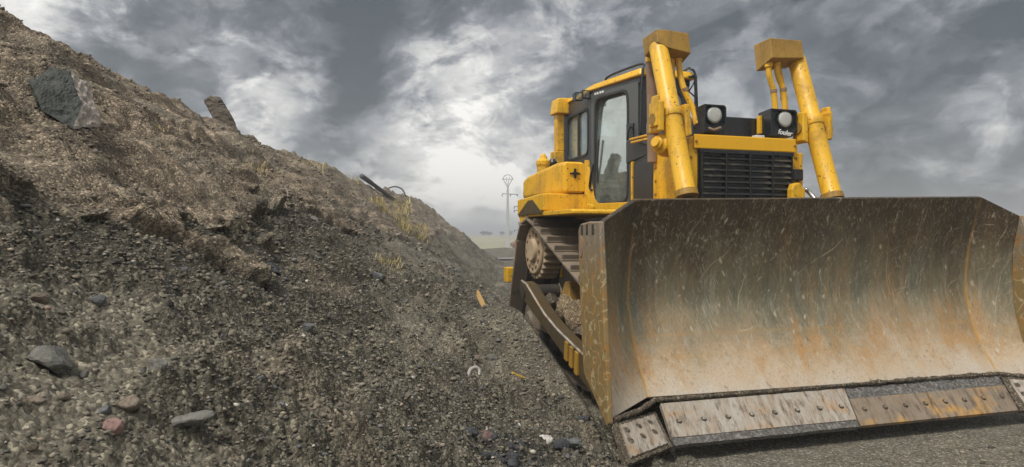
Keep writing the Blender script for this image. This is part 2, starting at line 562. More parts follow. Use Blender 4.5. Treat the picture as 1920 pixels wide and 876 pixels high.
def prism_u(bm, pts, u0, u1):
    """polygon in (y,z), pushed along x"""
    hexa(bm, [(u0, y, z) for y, z in pts], [(u1, y, z) for y, z in pts])


def prism_v(bm, pts, v0, v1):
    hexa(bm, [(x, v0, z) for x, z in pts], [(x, v1, z) for x, z in pts])


def frame_of(d):
    d = Vector(d).normalized()
    a = Vector((0, 0, 1)) if abs(d.z) < .9 else Vector((1, 0, 0))
    s = d.cross(a).normalized()
    return d, s, s.cross(d).normalized()


def tube(bm, pts, r, seg=14, caps=True):
    pts = [Vector(p) for p in pts]
    rs = r if isinstance(r, (list, tuple)) else [r] * len(pts)
    rings = []
    ref = None
    for i, p in enumerate(pts):
        d = (pts[min(i + 1, len(pts) - 1)] - pts[max(i - 1, 0)])
        if d.length < 1e-9:
            d = pts[i] - pts[i - 1] if i else pts[1] - pts[0]
        d.normalize()
        if ref is None:
            _, s, _ = frame_of(d)
        else:
            s = (ref - d * ref.dot(d)).normalized()
        ref = s
        k = d.cross(s)
        rings.append([bm.verts.new(p + (s * math.cos(2 * math.pi * j / seg) + k * math.sin(2 * math.pi * j / seg)) * rs[i]) for j in range(seg)])
    for a, c in zip(rings, rings[1:]):
        for j in range(seg):
            bm.faces.new((a[j], a[(j + 1) % seg], c[(j + 1) % seg], c[j]))
    if caps:
        bm.faces.new(rings[0][::-1])
        bm.faces.new(rings[-1])


def lathe(bm, p0, axis, prof, seg=32):
    """prof: list of (distance along axis, radius)"""
    d, s, k = frame_of(axis)
    p0 = Vector(p0)
    rings = []
    for t_, r in prof:
        rings.append([bm.verts.new(p0 + d * t_ + (s * math.cos(2 * math.pi * j / seg) + k * math.sin(2 * math.pi * j / seg)) * max(r, 1e-4)) for j in range(seg)])
    for a, c in zip(rings, rings[1:]):
        for j in range(seg):
            bm.faces.new((a[j], a[(j + 1) % seg], c[(j + 1) % seg], c[j]))
    bm.faces.new(rings[0][::-1])
    bm.faces.new(rings[-1])


def smoothpath(pts, n=8):
    """Catmull-Rom through points"""
    P = [Vector(p) for p in pts]
    P = [P[0] * 2 - P[1]] + P + [P[-1] * 2 - P[-2]]
    out = []
    for i in range(1, len(P) - 2):
        for k in range(n):
            t_ = k / n
            a, b_, c, d = P[i - 1], P[i], P[i + 1], P[i + 2]
            out.append(.5 * (2 * b_ + (c - a) * t_ + (2 * a - 5 * b_ + 4 * c - d) * t_ ** 2 + (3 * b_ - a - 3 * c + d) * t_ ** 3))
    out.append(P[-2])
    return out


def sup(cy_, cz_, a, b_, n, N=64):
    out = []
    for i in range(N):
        th = 2 * math.pi * i / N + math.pi / 4
        c, s = math.cos(th), math.sin(th)
        out.append((cy_ + a * math.copysign(abs(c) ** (2 / n), c), cz_ + b_ * math.copysign(abs(s) ** (2 / n), s)))
    return out


def ring_plate(bm, outer, inner, x0, x1):
    """flat frame with a hole, polygons in (y,z), thickness x0..x1"""
    N = len(outer)
    L = {}
    for nm, poly in (('o', outer), ('i', inner)):
        for k, x in ((0, x0), (1, x1)):
            L[nm, k] = [bm.verts.new((x, y, z)) for y, z in poly]
    for i in range(N):
        j = (i + 1) % N
        bm.faces.new((L['o', 0][i], L['o', 0][j], L['i', 0][j], L['i', 0][i]))
        bm.faces.new((L['o', 1][j], L['o', 1][i], L['i', 1][i], L['i', 1][j]))
        bm.faces.new((L['o', 0][j], L['o', 0][i], L['o', 1][i], L['o', 1][j]))
        bm.faces.new((L['i', 0][i], L['i', 0][j], L['i', 1][j], L['i', 1][i]))


def grid_mesh(name, X, Y, Z, wrap=False, keep=None):
    ny, nx = X.shape
    idx = np.arange(nx * ny).reshape(ny, nx)
    a = idx[:-1, :-1].ravel()
    b_ = idx[:-1, 1:].ravel()
    c = idx[1:, 1:].ravel()
    d = idx[1:, :-1].ravel()
    q = np.stack([a, b_, c, d], 1)
    if wrap:
        q2 = np.stack([idx[:-1, -1], idx[:-1, 0], idx[1:, 0], idx[1:, -1]], 1)
        q = np.concatenate([q, q2])
    co = np.stack([X.ravel(), Y.ravel(), Z.ravel()], 1)
    if keep is not None:
        kf = keep.ravel()[q].any(1)
        q = q[kf]
    me = bpy.data.meshes.new(name)
    me.vertices.add(len(co))
    me.vertices.foreach_set('co', co.astype(np.float32).ravel())
    me.loops.add(q.size)
    me.loops.foreach_set('vertex_index', q.astype(np.int32).ravel())
    me.polygons.add(len(q))
    me.polygons.foreach_set('loop_start', (np.arange(len(q)) * 4).astype(np.int32))
    me.polygons.foreach_set('use_smooth', np.ones(len(q), bool))
    me.update()
    me.validate()
    return me


def fattr(me, name, val):
    a = me.attributes.new(name, 'FLOAT', 'POINT')
    a.data.foreach_set('value', np.ascontiguousarray(val.ravel(), np.float32))

#<<TERRAIN
# ------------------------------------------------------------------ terrain heights (numpy noise)
_perm = np.random.default_rng(5).permutation(512)
_perm = np.concatenate([_perm, _perm])
_ang = np.random.default_rng(6).uniform(0, 2 * np.pi, 512)
_gx, _gy = np.cos(_ang), np.sin(_ang)


def perlin(x, y):
    xi = np.floor(x).astype(np.int64)
    yi = np.floor(y).astype(np.int64)
    fx, fy = x - xi, y - yi
    u = fx * fx * fx * (fx * (fx * 6 - 15) + 10)
    v_ = fy * fy * fy * (fy * (fy * 6 - 15) + 10)
    xi &= 511
    yi &= 511
    x1, y1 = (xi + 1) & 511, (yi + 1) & 511

    def g(ix, iy, dx, dy):
        h_ = _perm[_perm[ix] + iy]
        return _gx[h_] * dx + _gy[h_] * dy
    a = g(xi, yi, fx, fy)
    b_ = g(x1, yi, fx - 1, fy)
    c = g(xi, y1, fx, fy - 1)
    d = g(x1, y1, fx - 1, fy - 1)
    return (a + u * (b_ - a)) * (1 - v_) + (c + u * (d - c)) * v_


def fbm(x, y, o=4, g=.5):
    r, amp = 0, 1
    for i in range(o):
        r = r + amp * perlin(x + 17.3 * i, y + 9.1 * i)
        x, y, amp = x * 2.03, y * 2.03, amp * g
    return r


def billow(x, y, o=3, g=.5):
    r, amp = 0, 1
    for i in range(o):
        r = r + amp * (1 - 2.6 * np.abs(perlin(x + 31.7 * i, y + 5.3 * i)))
        x, y, amp = x * 2.07, y * 2.07, amp * g
    return r


def sstep(a, b_, x):
    t_ = np.clip((x - a) / (b_ - a), 0, 1)
    return t_ * t_ * (3 - 2 * t_)


def ridge_coords(X, Y):
    yc = np.minimum(Y, 31.0)
    Hh = np.interp(yc, [-20, 5.62, 7.5, 9.6, 11.5, 16.9, 26.0, 31.0], [3.05, 3.05, 2.92, 2.90, 2.82, 2.78, 2.78, 2.86])
    toe = np.interp(yc, [-20, 3, 8, 16, 23], [.55, .50, .22, -.15, -.42])
    s = np.hypot(X + 4.15, np.maximum(Y - 31.0, 0))
    return s, Hh, toe + 4.15


def bank_base(X, Y):
    s, Hh, W = ridge_coords(X, Y)
    e = Hh * (1 - s / W)
    k = .13
    return k * np.logaddexp(0, e / k) - .13 - .60 * np.maximum(s / W - 1.03, 0), s / W


def fines_of(X, Y):
    return sstep(.02, .40, fbm(X / .9 + 40, Y / 2.4, 4) + .25 * fbm(X / .2, Y / .5, 3))


def bank_full(X, Y):
    z, t_ = bank_base(X, Y)
    fin = fines_of(X, Y)
    # the line where a crust of lighter soil has broken away
    zl = 1.36 + .30 * fbm(X / .9 + 3, Y / 1.3, 4) + .10 * np.sin(Y * 1.3) + .16 * fbm(X / .22, Y / .22, 3) - .012 * np.maximum(Y - 4, 0)
    L = z - zl
    up = sstep(0.0, .05, L)
    amp = .115 * (1 - .5 * sstep(5, 12, Y)) * (.75 + 1.0 * fbm(X / .6 + 9, Y / .6, 2))
    zz = z + np.maximum(amp, .02) * up
    L2 = z - (2.0 + .35 * fbm(X / .8 + 30, Y / 1.6, 4) + .2 * fbm(X / .25 + 3, Y / .3, 3))
    zz = zz + .07 * sstep(0, .05, L2) * sstep(-.1, .3, fbm(X / 1.1, Y / 1.1 + 50, 2) + .2)
    zz = zz - .05 * np.exp(-((L + .02) / .045) ** 2) * (1 - sstep(6, 14, Y)) * np.clip(.6 + 1.4 * fbm(X / .5, Y / .5 + 8, 2), 0, 1.4)
    zz = zz + .055 * fbm(X / .42 + 11, Y / 3.2, 3)
    zz = zz + .15 * fbm(X / 1.6, Y / 2.4, 3) + .06 * fbm(X / .45 + 7, Y / .8, 3)
    zz = zz + .060 * fbm(X / .19, Y / 1.5, 4) * (.5 + .8 * up)
    cl = .8 + .9 * fbm(X / .7 + 70, Y / .7, 2)
    crust = (1 - .55 * up) * (1 - .55 * fin)
    zz = zz + .046 * cl * crust * billow(X / .26, Y / .34, 3, .55) + .023 * crust * billow(X / .075 + 4, Y / .10, 3, .6)
    near = 1 - sstep(4, 9, np.hypot(X, Y))
    zz = zz + near * (.008 * crust * billow(X / .030 + 8, Y / .034, 2, .6))
    n = fbm(X / .5 + 2, Y / 1.1, 4)
    tan = sstep(-.06, .12, L) * np.clip(.75 + .9 * n, 0, 1)
    tan = np.clip(tan + .35 * sstep(.15, .5, fbm(X / .35 + 60, Y / .7, 3)), 0, 1)
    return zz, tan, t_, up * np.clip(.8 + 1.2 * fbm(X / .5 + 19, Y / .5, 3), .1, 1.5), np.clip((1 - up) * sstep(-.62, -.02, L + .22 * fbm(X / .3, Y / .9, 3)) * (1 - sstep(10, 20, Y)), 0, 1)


OX, OY, YAW = 2.41, 4.74, math.radians(18)
UX, UY = math.cos(YAW), math.sin(YAW)


def ground_full(X, Y):
    d = np.hypot(X, Y)
    lu = (X - OX) * UX + (Y - OY) * UY
    lv = -(X - OX) * UY + (Y - OY) * UX
    smooth = sstep(1.1, .45, lv + .25 * fbm(X / .7, Y / .7, 3)) * sstep(-2.15, -1.55, lu + .4 * fbm(X / .5 + 4, Y / .5, 3)) * (1 - sstep(25, 60, d))
    rough = 1 - .88 * smooth
    z = rough * (.022 * billow(X / .30 + 1, Y / .30, 3, .55) + .016 * billow(X / .085 + 6, Y / .085, 2, .6))
    near = 1 - sstep(6, 11, d)
    z = z + near * rough * .008 * billow(X / .03, Y / .03, 2, .6)
    z = z + .05 * fbm(X / 1.8 + 5, Y / 1.8, 3) * rough * (1 - sstep(40, 90, d))
    z = z - .03 - .10 * smooth
    z = z + .32 * np.exp(-(((X + .6) / 3.0) ** 2 + ((Y - 52) / 4) ** 2)) * (1 + .4 * fbm(X / 1.2, Y / 1.2, 3))
    z = z - 1.0 * sstep(46, 100, d) + 1.75 * sstep(110, 230, d) * (1 + .16 * fbm(X / 60, Y / 60, 3))
    z = z - 14 * sstep(1400, 3000, d)
    # gravel windrow heaped against the left push arm
    bh = np.interp(lv, [-.4, .3, .7, 1.03, 1.7, 2.3, 3.0, 3.7, 5.0, 6.5], [-.2, -.05, .03, .14, .38, .60, .58, .44, .08, -.2])
    bz = bh - np.where(lu > -1.72, 1.3 * (lu + 1.72), .42 * (-1.72 - lu)) + .6 * (z + .03)
    k = .03
    z = np.where(np.abs(lu + 1.7) < 3.5, k * np.logaddexp(z / k, np.maximum(bz, -.3) / k), z)
    straw = sstep(75, 120, d + 30 * fbm(X / 40, Y / 40, 3))
    return z, smooth, straw
#TERRAIN>>


def nonuniform_angles(dense_half, n_dense, n_rest):
    a = np.linspace(-dense_half, dense_half, n_dense)
    r_ = np.linspace(dense_half, 2 * np.pi - dense_half, n_rest + 2)[1:-1]
    return np.concatenate([a, r_])


# bank: polar tessellation, denser where things are nearer
th = nonuniform_angles(R(40), 820, 220)
rr = np.exp(np.linspace(math.log(.45), math.log(41), 1000))
TT, RR = np.meshgrid(th, rr)
X, Y = RR * np.sin(TT), RR * np.cos(TT)
Z, tan, tt, shift, ledge_band = bank_full(X, Y)
Zg, _, _ = ground_full(X, Y)
near_ = 1 - .6 * sstep(5, 12, Y)
me = grid_mesh('dirt_bank', X + .10 * shift * near_, Y - .02 * shift * near_, Z, wrap=True, keep=Z > Zg - .10)
WETX, WETY = .02, 3.42
wet = np.exp(-(((X - WETX) / .22) ** 2 + ((Y - WETY) / .30) ** 2)) * np.clip(.8 + 1.5 * fbm(X / .09, Y / .09, 3), 0, 1)
fattr(me, 'tan', tan)
fattr(me, 'ledge_band', ledge_band)
fattr(me, 'fines', np.clip(fines_of(X, Y) + .5 * tan, 0, 1))
fattr(me, 'smooth', X * 0)
fattr(me, 'straw', X * 0)
fattr(me, 'wet', np.clip(wet * 1.2, 0, .85))
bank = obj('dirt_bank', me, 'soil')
tag(bank, 'long sloping bank of dark gravelly soil with a tan upper crust', 'bank', kind='structure')

th = nonuniform_angles(R(40), 620, 160)
rr = np.exp(np.concatenate([np.linspace(math.log(.3), math.log(2.6), 40)[:-1], np.linspace(math.log(2.6), math.log(14), 420)[:-1],
                            np.linspace(math.log(14), math.log(3000), 260)]))
TT, RR = np.meshgrid(th, rr)
X, Y = RR * np.sin(TT), RR * np.cos(TT)
Z, smo, straw = ground_full(X, Y)
Zb = bank_full(X, Y)[0]
Z = np.where(Zb > Z + .12, np.minimum(Z, Zb - .15), Z)
me = grid_mesh('ground', X, Y, Z, wrap=True)
wet = np.exp(-(((X - WETX) / .22) ** 2 + ((Y - WETY) / .30) ** 2)) * np.clip(.8 + 1.5 * fbm(X / .09, Y / .09, 3), 0, 1)
fattr(me, 'ledge_band', X * 0)
fattr(me, 'fines', np.clip(smo * .8 + .7 * sstep(.1, .5, fbm(X / .6 + 9, Y / .6, 3)), 0, 1))
fattr(me, 'tan', .12 * np.clip(.5 + fbm(X / .5, Y / .5, 3), 0, 1))
fattr(me, 'smooth', smo)
fattr(me, 'straw', straw)
fattr(me, 'wet', np.clip(wet * 1.2, 0, .85))
ground = obj('ground', me, 'soil')
tag(ground, kind='structure')


def surf_z(x, y):
    xa, ya = np.array([float(x)]), np.array([float(y)])
    return float(max(bank_full(xa, ya)[0][0], ground_full(xa, ya)[0][0]))


# pale haul track crossing behind
tx = np.linspace(-14, 30, 120)
ty = np.linspace(35.2, 37.6, 14)
X, Y = np.meshgrid(tx, ty)
Yw = Y + .6 * np.sin(X * .2) + .3 * fbm(X / 3, Y / 3, 2)
Z = ground_full(X, Yw)[0]
# keep the strip just above the coarse ground under it
me = grid_mesh('dirt_road', X, Yw, np.maximum.reduce([Z, np.roll(Z, 1, 1), np.roll(Z, -1, 1)]) + .05)
tag(obj('dirt_road', me, 'pale_track'), kind='structure')

# ------------------------------------------------------------------ gravel: the stones nobody could count
def gravel(name, n, rmin, rmax, side):
    th_ = rng.uniform(R(-46), R(44), n)
    r_ = np.exp(rng.uniform(math.log(rmin), math.log(rmax), n))
    x, y = r_ * np.sin(th_), r_ * np.cos(th_)
    zb, tan_, _, sh_, _ = bank_full(x, y)
    zg, smo_, _ = ground_full(x, y)
    lu = (x - OX) * UX + (y - OY) * UY
    lv = -(x - OX) * UY + (y - OY) * UX
    ok = (zb > zg) if side == 'bank' else (zb <= zg)
    ok &= ~((lv > -.2) & (lv < 4.2) & (lu > -1.75))
    ok &= rng.uniform(0, 1, n) > .90 * smo_
    if side == 'bank':
        ok &= rng.uniform(0, 1, n) > np.clip(.88 * fines_of(x, y) + .62 * tan_, 0, .93)
    if side == 'bank':
        x = x + .10 * sh_ * (1 - .6 * sstep(5, 12, y))
    x, y, r_ = x[ok], y[ok], r_[ok]
    z = np.maximum(zb, zg)[ok]
    tn = tan_[ok]
    k = len(x)
    size = .0032 * np.maximum(r_ / 1.3, .7) ** .76 * np.clip(np.exp(rng.normal(0, .42, k)), .4, 2.1)
    size *= 1.0 if side == 'bank' else 1.15
    bm = BM()
    bmesh.ops.create_icosphere(bm, subdivisions=1, radius=1)
    bv = np.array([v_.co[:] for v_ in bm.verts])
    bf = np.array([[v_.index for v_ in f.verts] for f in bm.faces])
    bm.free()
    nv, nf = len(bv), len(bf)
    co = bv[None] * (1 + rng.uniform(-.45, .38, (k, nv, 1)))
    co *= (size[:, None] * np.stack([rng.uniform(.7, 1.5, k), rng.uniform(.7, 1.4, k), rng.uniform(.45, .9, k)], 1))[:, None, :]
    a = rng.uniform(0, 6.28, k)
    ca, sa = np.cos(a)[:, None], np.sin(a)[:, None]
    cx_, cy_ = co[..., 0] * ca - co[..., 1] * sa, co[..., 0] * sa + co[..., 1] * ca
    co = np.stack([cx_ + x[:, None], cy_ + y[:, None], co[..., 2] + (z + size * .22)[:, None]], 2).reshape(-1, 3)
    fc = (bf[None] + (np.arange(k) * nv)[:, None, None]).reshape(-1, 3)
    me = bpy.data.meshes.new(name)
    me.vertices.add(len(co))
    me.vertices.foreach_set('co', co.astype(np.float32).ravel())
    me.loops.add(fc.size)
    me.loops.foreach_set('vertex_index', fc.astype(np.int32).ravel())
    me.polygons.add(len(fc))
    me.polygons.foreach_set('loop_start', (np.arange(len(fc)) * 3).astype(np.int32))
    me.update()
    pal = np.array([(.15, .132, .100), (.10, .090, .068), (.19, .168, .125), (.24, .205, .150), (.075, .072, .066), (.13, .13, .12),
                    (.31, .25, .175), (.48, .44, .37), (.28, .19, .14), (.12, .125, .135), (.17, .15, .11)])
    p_ = np.array([.29, .22, .19, .08, .07, .03, .03, .012, .004, .014, .06])
    p_ = p_ / p_.sum()
    c = pal[rng.choice(len(pal), k, p=p_)] * rng.uniform(.65, 1.3, (k, 1))
    c = c * (1 - .6 * tn[:, None]) + np.array([.26, .20, .135]) * .6 * tn[:, None]
    at = me.color_attributes.new('tone', 'FLOAT_COLOR', 'POINT')
    cc = np.repeat(np.concatenate([c, np.ones((k, 1))], 1), nv, 0).astype(np.float32)
    at.data.foreach_set('color', cc.ravel())
    tag(obj(name, me, 'gravel'), kind='stuff')


gravel('bank_gravel', 95000, .8, 14, 'bank')
gravel('ground_gravel', 34000, 2.4, 16, 'ground')

# ------------------------------------------------------------------ stones one can count
def rock_mesh(seed, rx, ry, rz, planes=9, sub=3, rough=.06, split=None):
    rg = np.random.default_rng(seed)
    bm = BM()
    bmesh.ops.create_icosphere(bm, subdivisions=sub, radius=1)
    co = np.array([v_.co[:] for v_ in bm.verts])
    for _ in range(planes):
        nrm = rg.normal(size=3)
        nrm /= np.linalg.norm(nrm)
        d = rg.uniform(.55, .85)
        ex = co @ nrm - d
        co -= np.where(ex > 0, ex, 0)[:, None] * nrm[None]
    off = rg.uniform(0, 50)
    n = fbm(co[:, 0] * 1.6 + off, co[:, 1] * 1.6 + co[:, 2] * 1.3, 4) + .5 * fbm(co[:, 2] * 5 + off, co[:, 0] * 5 + co[:, 1] * 3, 2)
    co *= (1 + rough * 2.2 * n)[:, None]
    co *= np.array([rx, ry, rz])
    for v_, c in zip(bm.verts, co):
        v_.co = c
    return bm


def rock(label, x, y, size, mat, seed, rot=(0, 0, 0), sink=.35, name='stone', cat='stone', group=None, planes=9, dz=0, sub=3, z=None):
    o = obj(name, rock_mesh(seed, *size, planes=planes, sub=sub), mat, smooth=False)
    zz = surf_z(x, y) if z is None else z
    o.location = (x, y, zz + size[2] * (1 - 2 * sink) + dz)
    o.rotation_euler = [R(a) for a in rot]
    return tag(o, label, cat, group)


#OBJECTS
# ------------------------------------------------------------------ bulldozer
DZ = empty('bulldozer', (OX, OY, 0), YAW)
tag(DZ, 'yellow crawler bulldozer with a wide scratched steel blade parked beside the dirt bank', 'bulldozer')


def yz_poly(bm, pts, x0, x1):
    prism_u(bm, pts, x0, x1)


# ---- blade: moldboard and wings as one scoured sheet
LP = np.array([(.328, .222), (.440, .37), (.513, .529), (.590, .72), (.612, .87), (.592, 1.076), (.540, 1.31), (.475, 1.537)])
RP = np.array([(.184, .226), (.290, .37), (.359, .533), (.430, .74), (.462, .91), (.432, 1.128), (.380, 1.36), (.314, 1.596)])
LW = np.array([(.100, .165), (.190, .36), (.245, .53), (.290, .76), (.292, .92), (.255, 1.12), (.215, 1.27), (.185, 1.383)])
RW = np.array([(.080, .190), (.150, .33), (.208, .455), (.272, .659), (.306, .956), (.290, 1.17), (.272, 1.30), (.242, 1.449)])
NS = 300
sv = np.linspace(0, 1, NS)


def prof(Pp):
    s = np.linspace(0, 1, len(Pp))
    return np.polyval(np.polyfit(s, Pp[:, 0], 4), sv), np.interp(sv, s, Pp[:, 1])


uu = np.concatenate([np.linspace(-1.865, -1.48, 70)[:-1], np.linspace(-1.48, 1.48, 620), np.linspace(1.48, 1.80, 60)[1:]])
pf = [prof(p) for p in (LW, LP, RP, RW)]
V_ = np.zeros((NS, len(uu)))
Z_ = np.zeros_like(V_)
for j, u in enumerate(uu):
    if u < -1.48:
        a, c, k = pf[0], pf[1], (u + 1.865) / .385
    elif u <= 1.48:
        a, c, k = pf[1], pf[2], (u + 1.48) / 2.96
    else:
        a, c, k = pf[2], pf[3], (u - 1.48) / .32
    V_[:, j] = a[0] * (1 - k) + c[0] * k
    Z_[:, j] = a[1] * (1 - k) + c[1] * k
U_ = np.repeat(uu[None], NS, 0)
S_ = np.repeat(sv[:, None], len(uu), 1)
# dents and waviness of the worked steel
V_ = V_ + .006 * fbm(U_ * 1.7, S_ * 2.2, 3) + .0015 * fbm(U_ * 9, S_ * 9, 2)
# scratch strokes, as wear on the steel
SW, SH = 1640, 620
scr = np.zeros((SH, SW), np.float32)
rs = np.random.default_rng(23)


def stroke(u0, s0, ang, length, width, bend, val):
    n = max(6, int(length / .0016))
    tt_ = np.linspace(0, 1, n)
    a_ = ang + bend * (tt_ - .5) + .25 * np.sin(tt_ * rs.uniform(3, 14) + rs.uniform(0, 6)) * rs.uniform(.2, 1)
    x = u0 + np.cumsum(np.sin(a_)) * length / n
    y = s0 + np.cumsum(np.cos(a_)) * length / n / 1.35
    gap = np.clip(1.3 + 2.2 * perlin(tt_ * rs.uniform(3, 9) + rs.uniform(0, 99), tt_ * 0 + rs.uniform(0, 99)), 0, 1)
    w_ = val * np.sin(np.pi * np.clip(tt_ * .94 + .03, 0, 1)) ** .5 * gap
    px_ = (x + 1.9) / 3.8 * SW
    py_ = y * SH
    wr = width / .0023
    rad = int(wr + 1.5)
    for dx in range(-rad, rad + 1):
        for dy in range(-rad, rad + 1):
            ix, iy = (px_ + dx).astype(int), (py_ + dy).astype(int)
            dist = np.hypot(ix + .5 - px_, iy + .5 - py_)
            f = w_ * np.clip(1.2 - dist / max(wr, .6), 0, 1)
            ok = (ix >= 0) & (ix < SW) & (iy >= 0) & (iy < SH)
            np.maximum.at(scr, (iy[ok], ix[ok]), f[ok].astype(np.float32))


for i in range(260):
    s0 = rs.beta(2.0, 1.35)
    u0 = rs.uniform(-1.9, 1.9)
    lean = .38 * (1 if s0 > .45 else -.6)
    ang = rs.normal(lean, .55)
    if rs.uniform() < .12:
        ang = rs.uniform(-1.5, 1.5)
    stroke(u0, s0, ang, rs.gamma(1.8, .030) + .02, rs.choice([.0016, .0026, .0040, .007], p=[.48, .32, .15, .05]), rs.normal(0, .6), rs.uniform(.10, .70))
for i in range(2600):     # short nicks
    s0 = rs.beta(1.7, 1.25)
    stroke(rs.uniform(-1.9, 1.9), s0, rs.normal(.3 if s0 > .45 else -.25, .6), rs.gamma(2, .010) + .008, rs.uniform(.0013, .0034), rs.normal(0, .5), rs.uniform(.08, .42))
for i in range(80):      # chips and pecks
    stroke(rs.uniform(-1.9, 1.9), rs.beta(1.6, 1.4), rs.uniform(-.6, .6), rs.uniform(.012, .05), rs.uniform(.005, .011), rs.normal(0, 1), rs.uniform(.5, 1.0))
# the long bold scrapes
for u0, s0, ang, ln, wd, bend, vl in [(-.93, .64, .9, .34, .004, .2, .8), (.00, .70, 1.0, .30, .006, -.3, 1.0), (-.62, .44, .25, .30, .006, .9, .9), (.16, .55, -.5, .16, .005, .5, .8),
                                      (.74, .50, -.12, .42, .004, .2, .75), (1.65, .36, .25, .40, .005, .3, .8), (.95, .78, .05, .30, .004, .5, .7), (.62, .70, 1.1, .22, .004, .2, .7),
                                      (-.25, .58, .0, .24, .004, .5, .6), (-1.05, .80, .5, .2, .005, .5, .7), (.42, .30, -.45, .16, .006, .2, .9), (.22, .22, -.4, .12, .006, .2, .8)]:
    stroke(u0, s0, ang, ln, wd * .7, bend * .6, vl * .7)
su = np.clip((U_ + 1.9) / 3.8 * SW, 0, SW - 1).astype(int)
ss = np.clip(S_ * SH, 0, SH - 1).astype(int)
me = grid_mesh('blade', U_, V_, Z_)
fattr(me, 'height', S_)
fattr(me, 'scratch', scr[ss, su])
wob = .010 * fbm(S_ * 5, S_ * 0 + 3.3, 3)
seam = np.exp(-((np.abs(U_ + wob) - 1.48) / .010) ** 2) * np.clip(.75 + .9 * fbm(U_ * 2, S_ * 9, 3), 0, 1) * (1 - .75 * sstep(.6, .9, S_))
for zline in (.215, .335):
    seam = np.maximum(seam, .30 * np.exp(-((S_ + .006 * fbm(U_ * 2, S_ * 0, 3) - zline) / .006) ** 2) * np.clip(.6 + 1.2 * fbm(U_ * 3, S_ * 20, 2), 0, 1))
fattr(me, 'seam', seam)
BL = obj('blade', me, 'blade', DZ)
sd = BL.modifiers.new('thick', 'SOLIDIFY')
sd.thickness = .034
sd.offset = 1
# which side is the back is settled by the winding: push the thickness backwards
nn = me.polygons[len(me.polygons) // 2].normal
sd.offset = 1 if nn.y > 0 else -1

# top rail behind the upper edge and box beams behind the moldboard
bm = BM()
hexa(bm, [(-1.44, .535, 1.49), (1.44, .375, 1.548), (1.44, .45, 1.53), (-1.44, .61, 1.472)], [(-1.44, .533, 1.522), (1.44, .373, 1.58), (1.44, .45, 1.575), (-1.44, .61, 1.517)])
box(bm, -.95, .95, .66, .74, .35, .62)
for x in (-.85, -.3, .3, .85):
    box(bm, x - .03, x + .03, .655, .73, .62, 1.2)
obj('back_frame', bm, 'yellow_dull', BL, bevel=.008)

# end plates
bm = BM()
prism_u(bm, [(.178, 1.383), (.140, 1.036), (.117, .775), (.080, .455), (.050, .155), (.075, .13), (.250, .262), (.421, .392), (.456, .63), (.482, .874), (.500, 1.15), (.510, 1.33), (.470, 1.372), (.33, 1.385)], -1.905, -1.868)
obj('end_plate', bm, 'plate', BL, bevel=.010)
bm = BM()
prism_u(bm, [(.235, 1.452), (.10, 1.10), (.04, .80), (.0, .455), (-.03, .16), (.2, .22), (.40, .39), (.46, .90), (.49, 1.40), (.45, 1.45)], 1.803, 1.84)
obj('end_plate', bm, 'plate', BL, bevel=.010)
bm = BM()
lathe(bm, (-1.911, .455, 1.22), (1, 0, 0), [(0, .052), (.012, .058)], 20)
o = obj('lifting_eye', bm, 'rust', BL)
o.scale = (1, .55, 1.3)
o.location = (0, .455 * .45, -1.22 * .3)
for yv in (.27, .36, .44):
    bm = BM()
    hexa(bm, [(-1.909, yv - .014, 1.30), (-1.909, yv + .014, 1.30), (-1.904, yv + .014, 1.30), (-1.904, yv - .014, 1.30)], [(-1.909, yv - .012, 1.366), (-1.909, yv + .012, 1.366), (-1.904, yv + .012, 1.366), (-1.904, yv - .012, 1.366)])
    obj('notch', bm, 'dark_steel', BL)


def lerp(a, c, k):
    return Vector(a) * (1 - k) + Vector(c) * k


def quad_plate(name, TL, TR, BR, BL_, mat, thick=.03, t0=0.0, t1=1.0, proud=0.0, inset=0.0, rough=0.0):
    TL, TR, BR, BL_ = map(Vector, (TL, TR, BR, BL_))
    n = (TR - BL_).cross(TL - BR)
    n.normalize()
    if n.y > 0:
        n = -n
    a, b_ = lerp(BL_, TL, t0), lerp(BR, TR, t0)
    d, c = lerp(BL_, TL, t1), lerp(BR, TR, t1)
    bm = BM()
    K = 60
    fr = [[None] * (K + 1) for _ in range(2)]
    top, bot = [], []
    for i in range(K + 1):
        k = inset + (1 - 2 * inset) * i / K
        jb = rough * fbm(np.array([i * .35 + t0 * 50]), np.array([1.7 + a.x]), 3)[0]
        jt = rough * fbm(np.array([i * .35 + t0 * 30 + 40]), np.array([5.7 + a.x]), 3)[0]
        bot.append(lerp(a, b_, k) + n * proud + (d - a).normalized() * jb)
        top.append(lerp(d, c, k) + n * proud + (d - a).normalized() * jt)
    F_ = [[bm.verts.new(p) for p in r_] for r_ in (bot, top)]
    B_ = [[bm.verts.new(p - n * thick) for p in r_] for r_ in (bot, top)]
    for i in range(K):
        bm.faces.new((F_[0][i], F_[0][i + 1], F_[1][i + 1], F_[1][i]))
        bm.faces.new((B_[0][i + 1], B_[0][i], B_[1][i], B_[1][i + 1]))
        bm.faces.new((F_[1][i], F_[1][i + 1], B_[1][i + 1], B_[1][i]))
        bm.faces.new((F_[0][i + 1], F_[0][i], B_[0][i], B_[0][i + 1]))
    bm.faces.new((F_[0][0], F_[1][0], B_[1][0], B_[0][0]))
    bm.faces.new((F_[1][K], F_[0][K], B_[0][K], B_[1][K]))
    return obj(name, bm, mat, BL), n


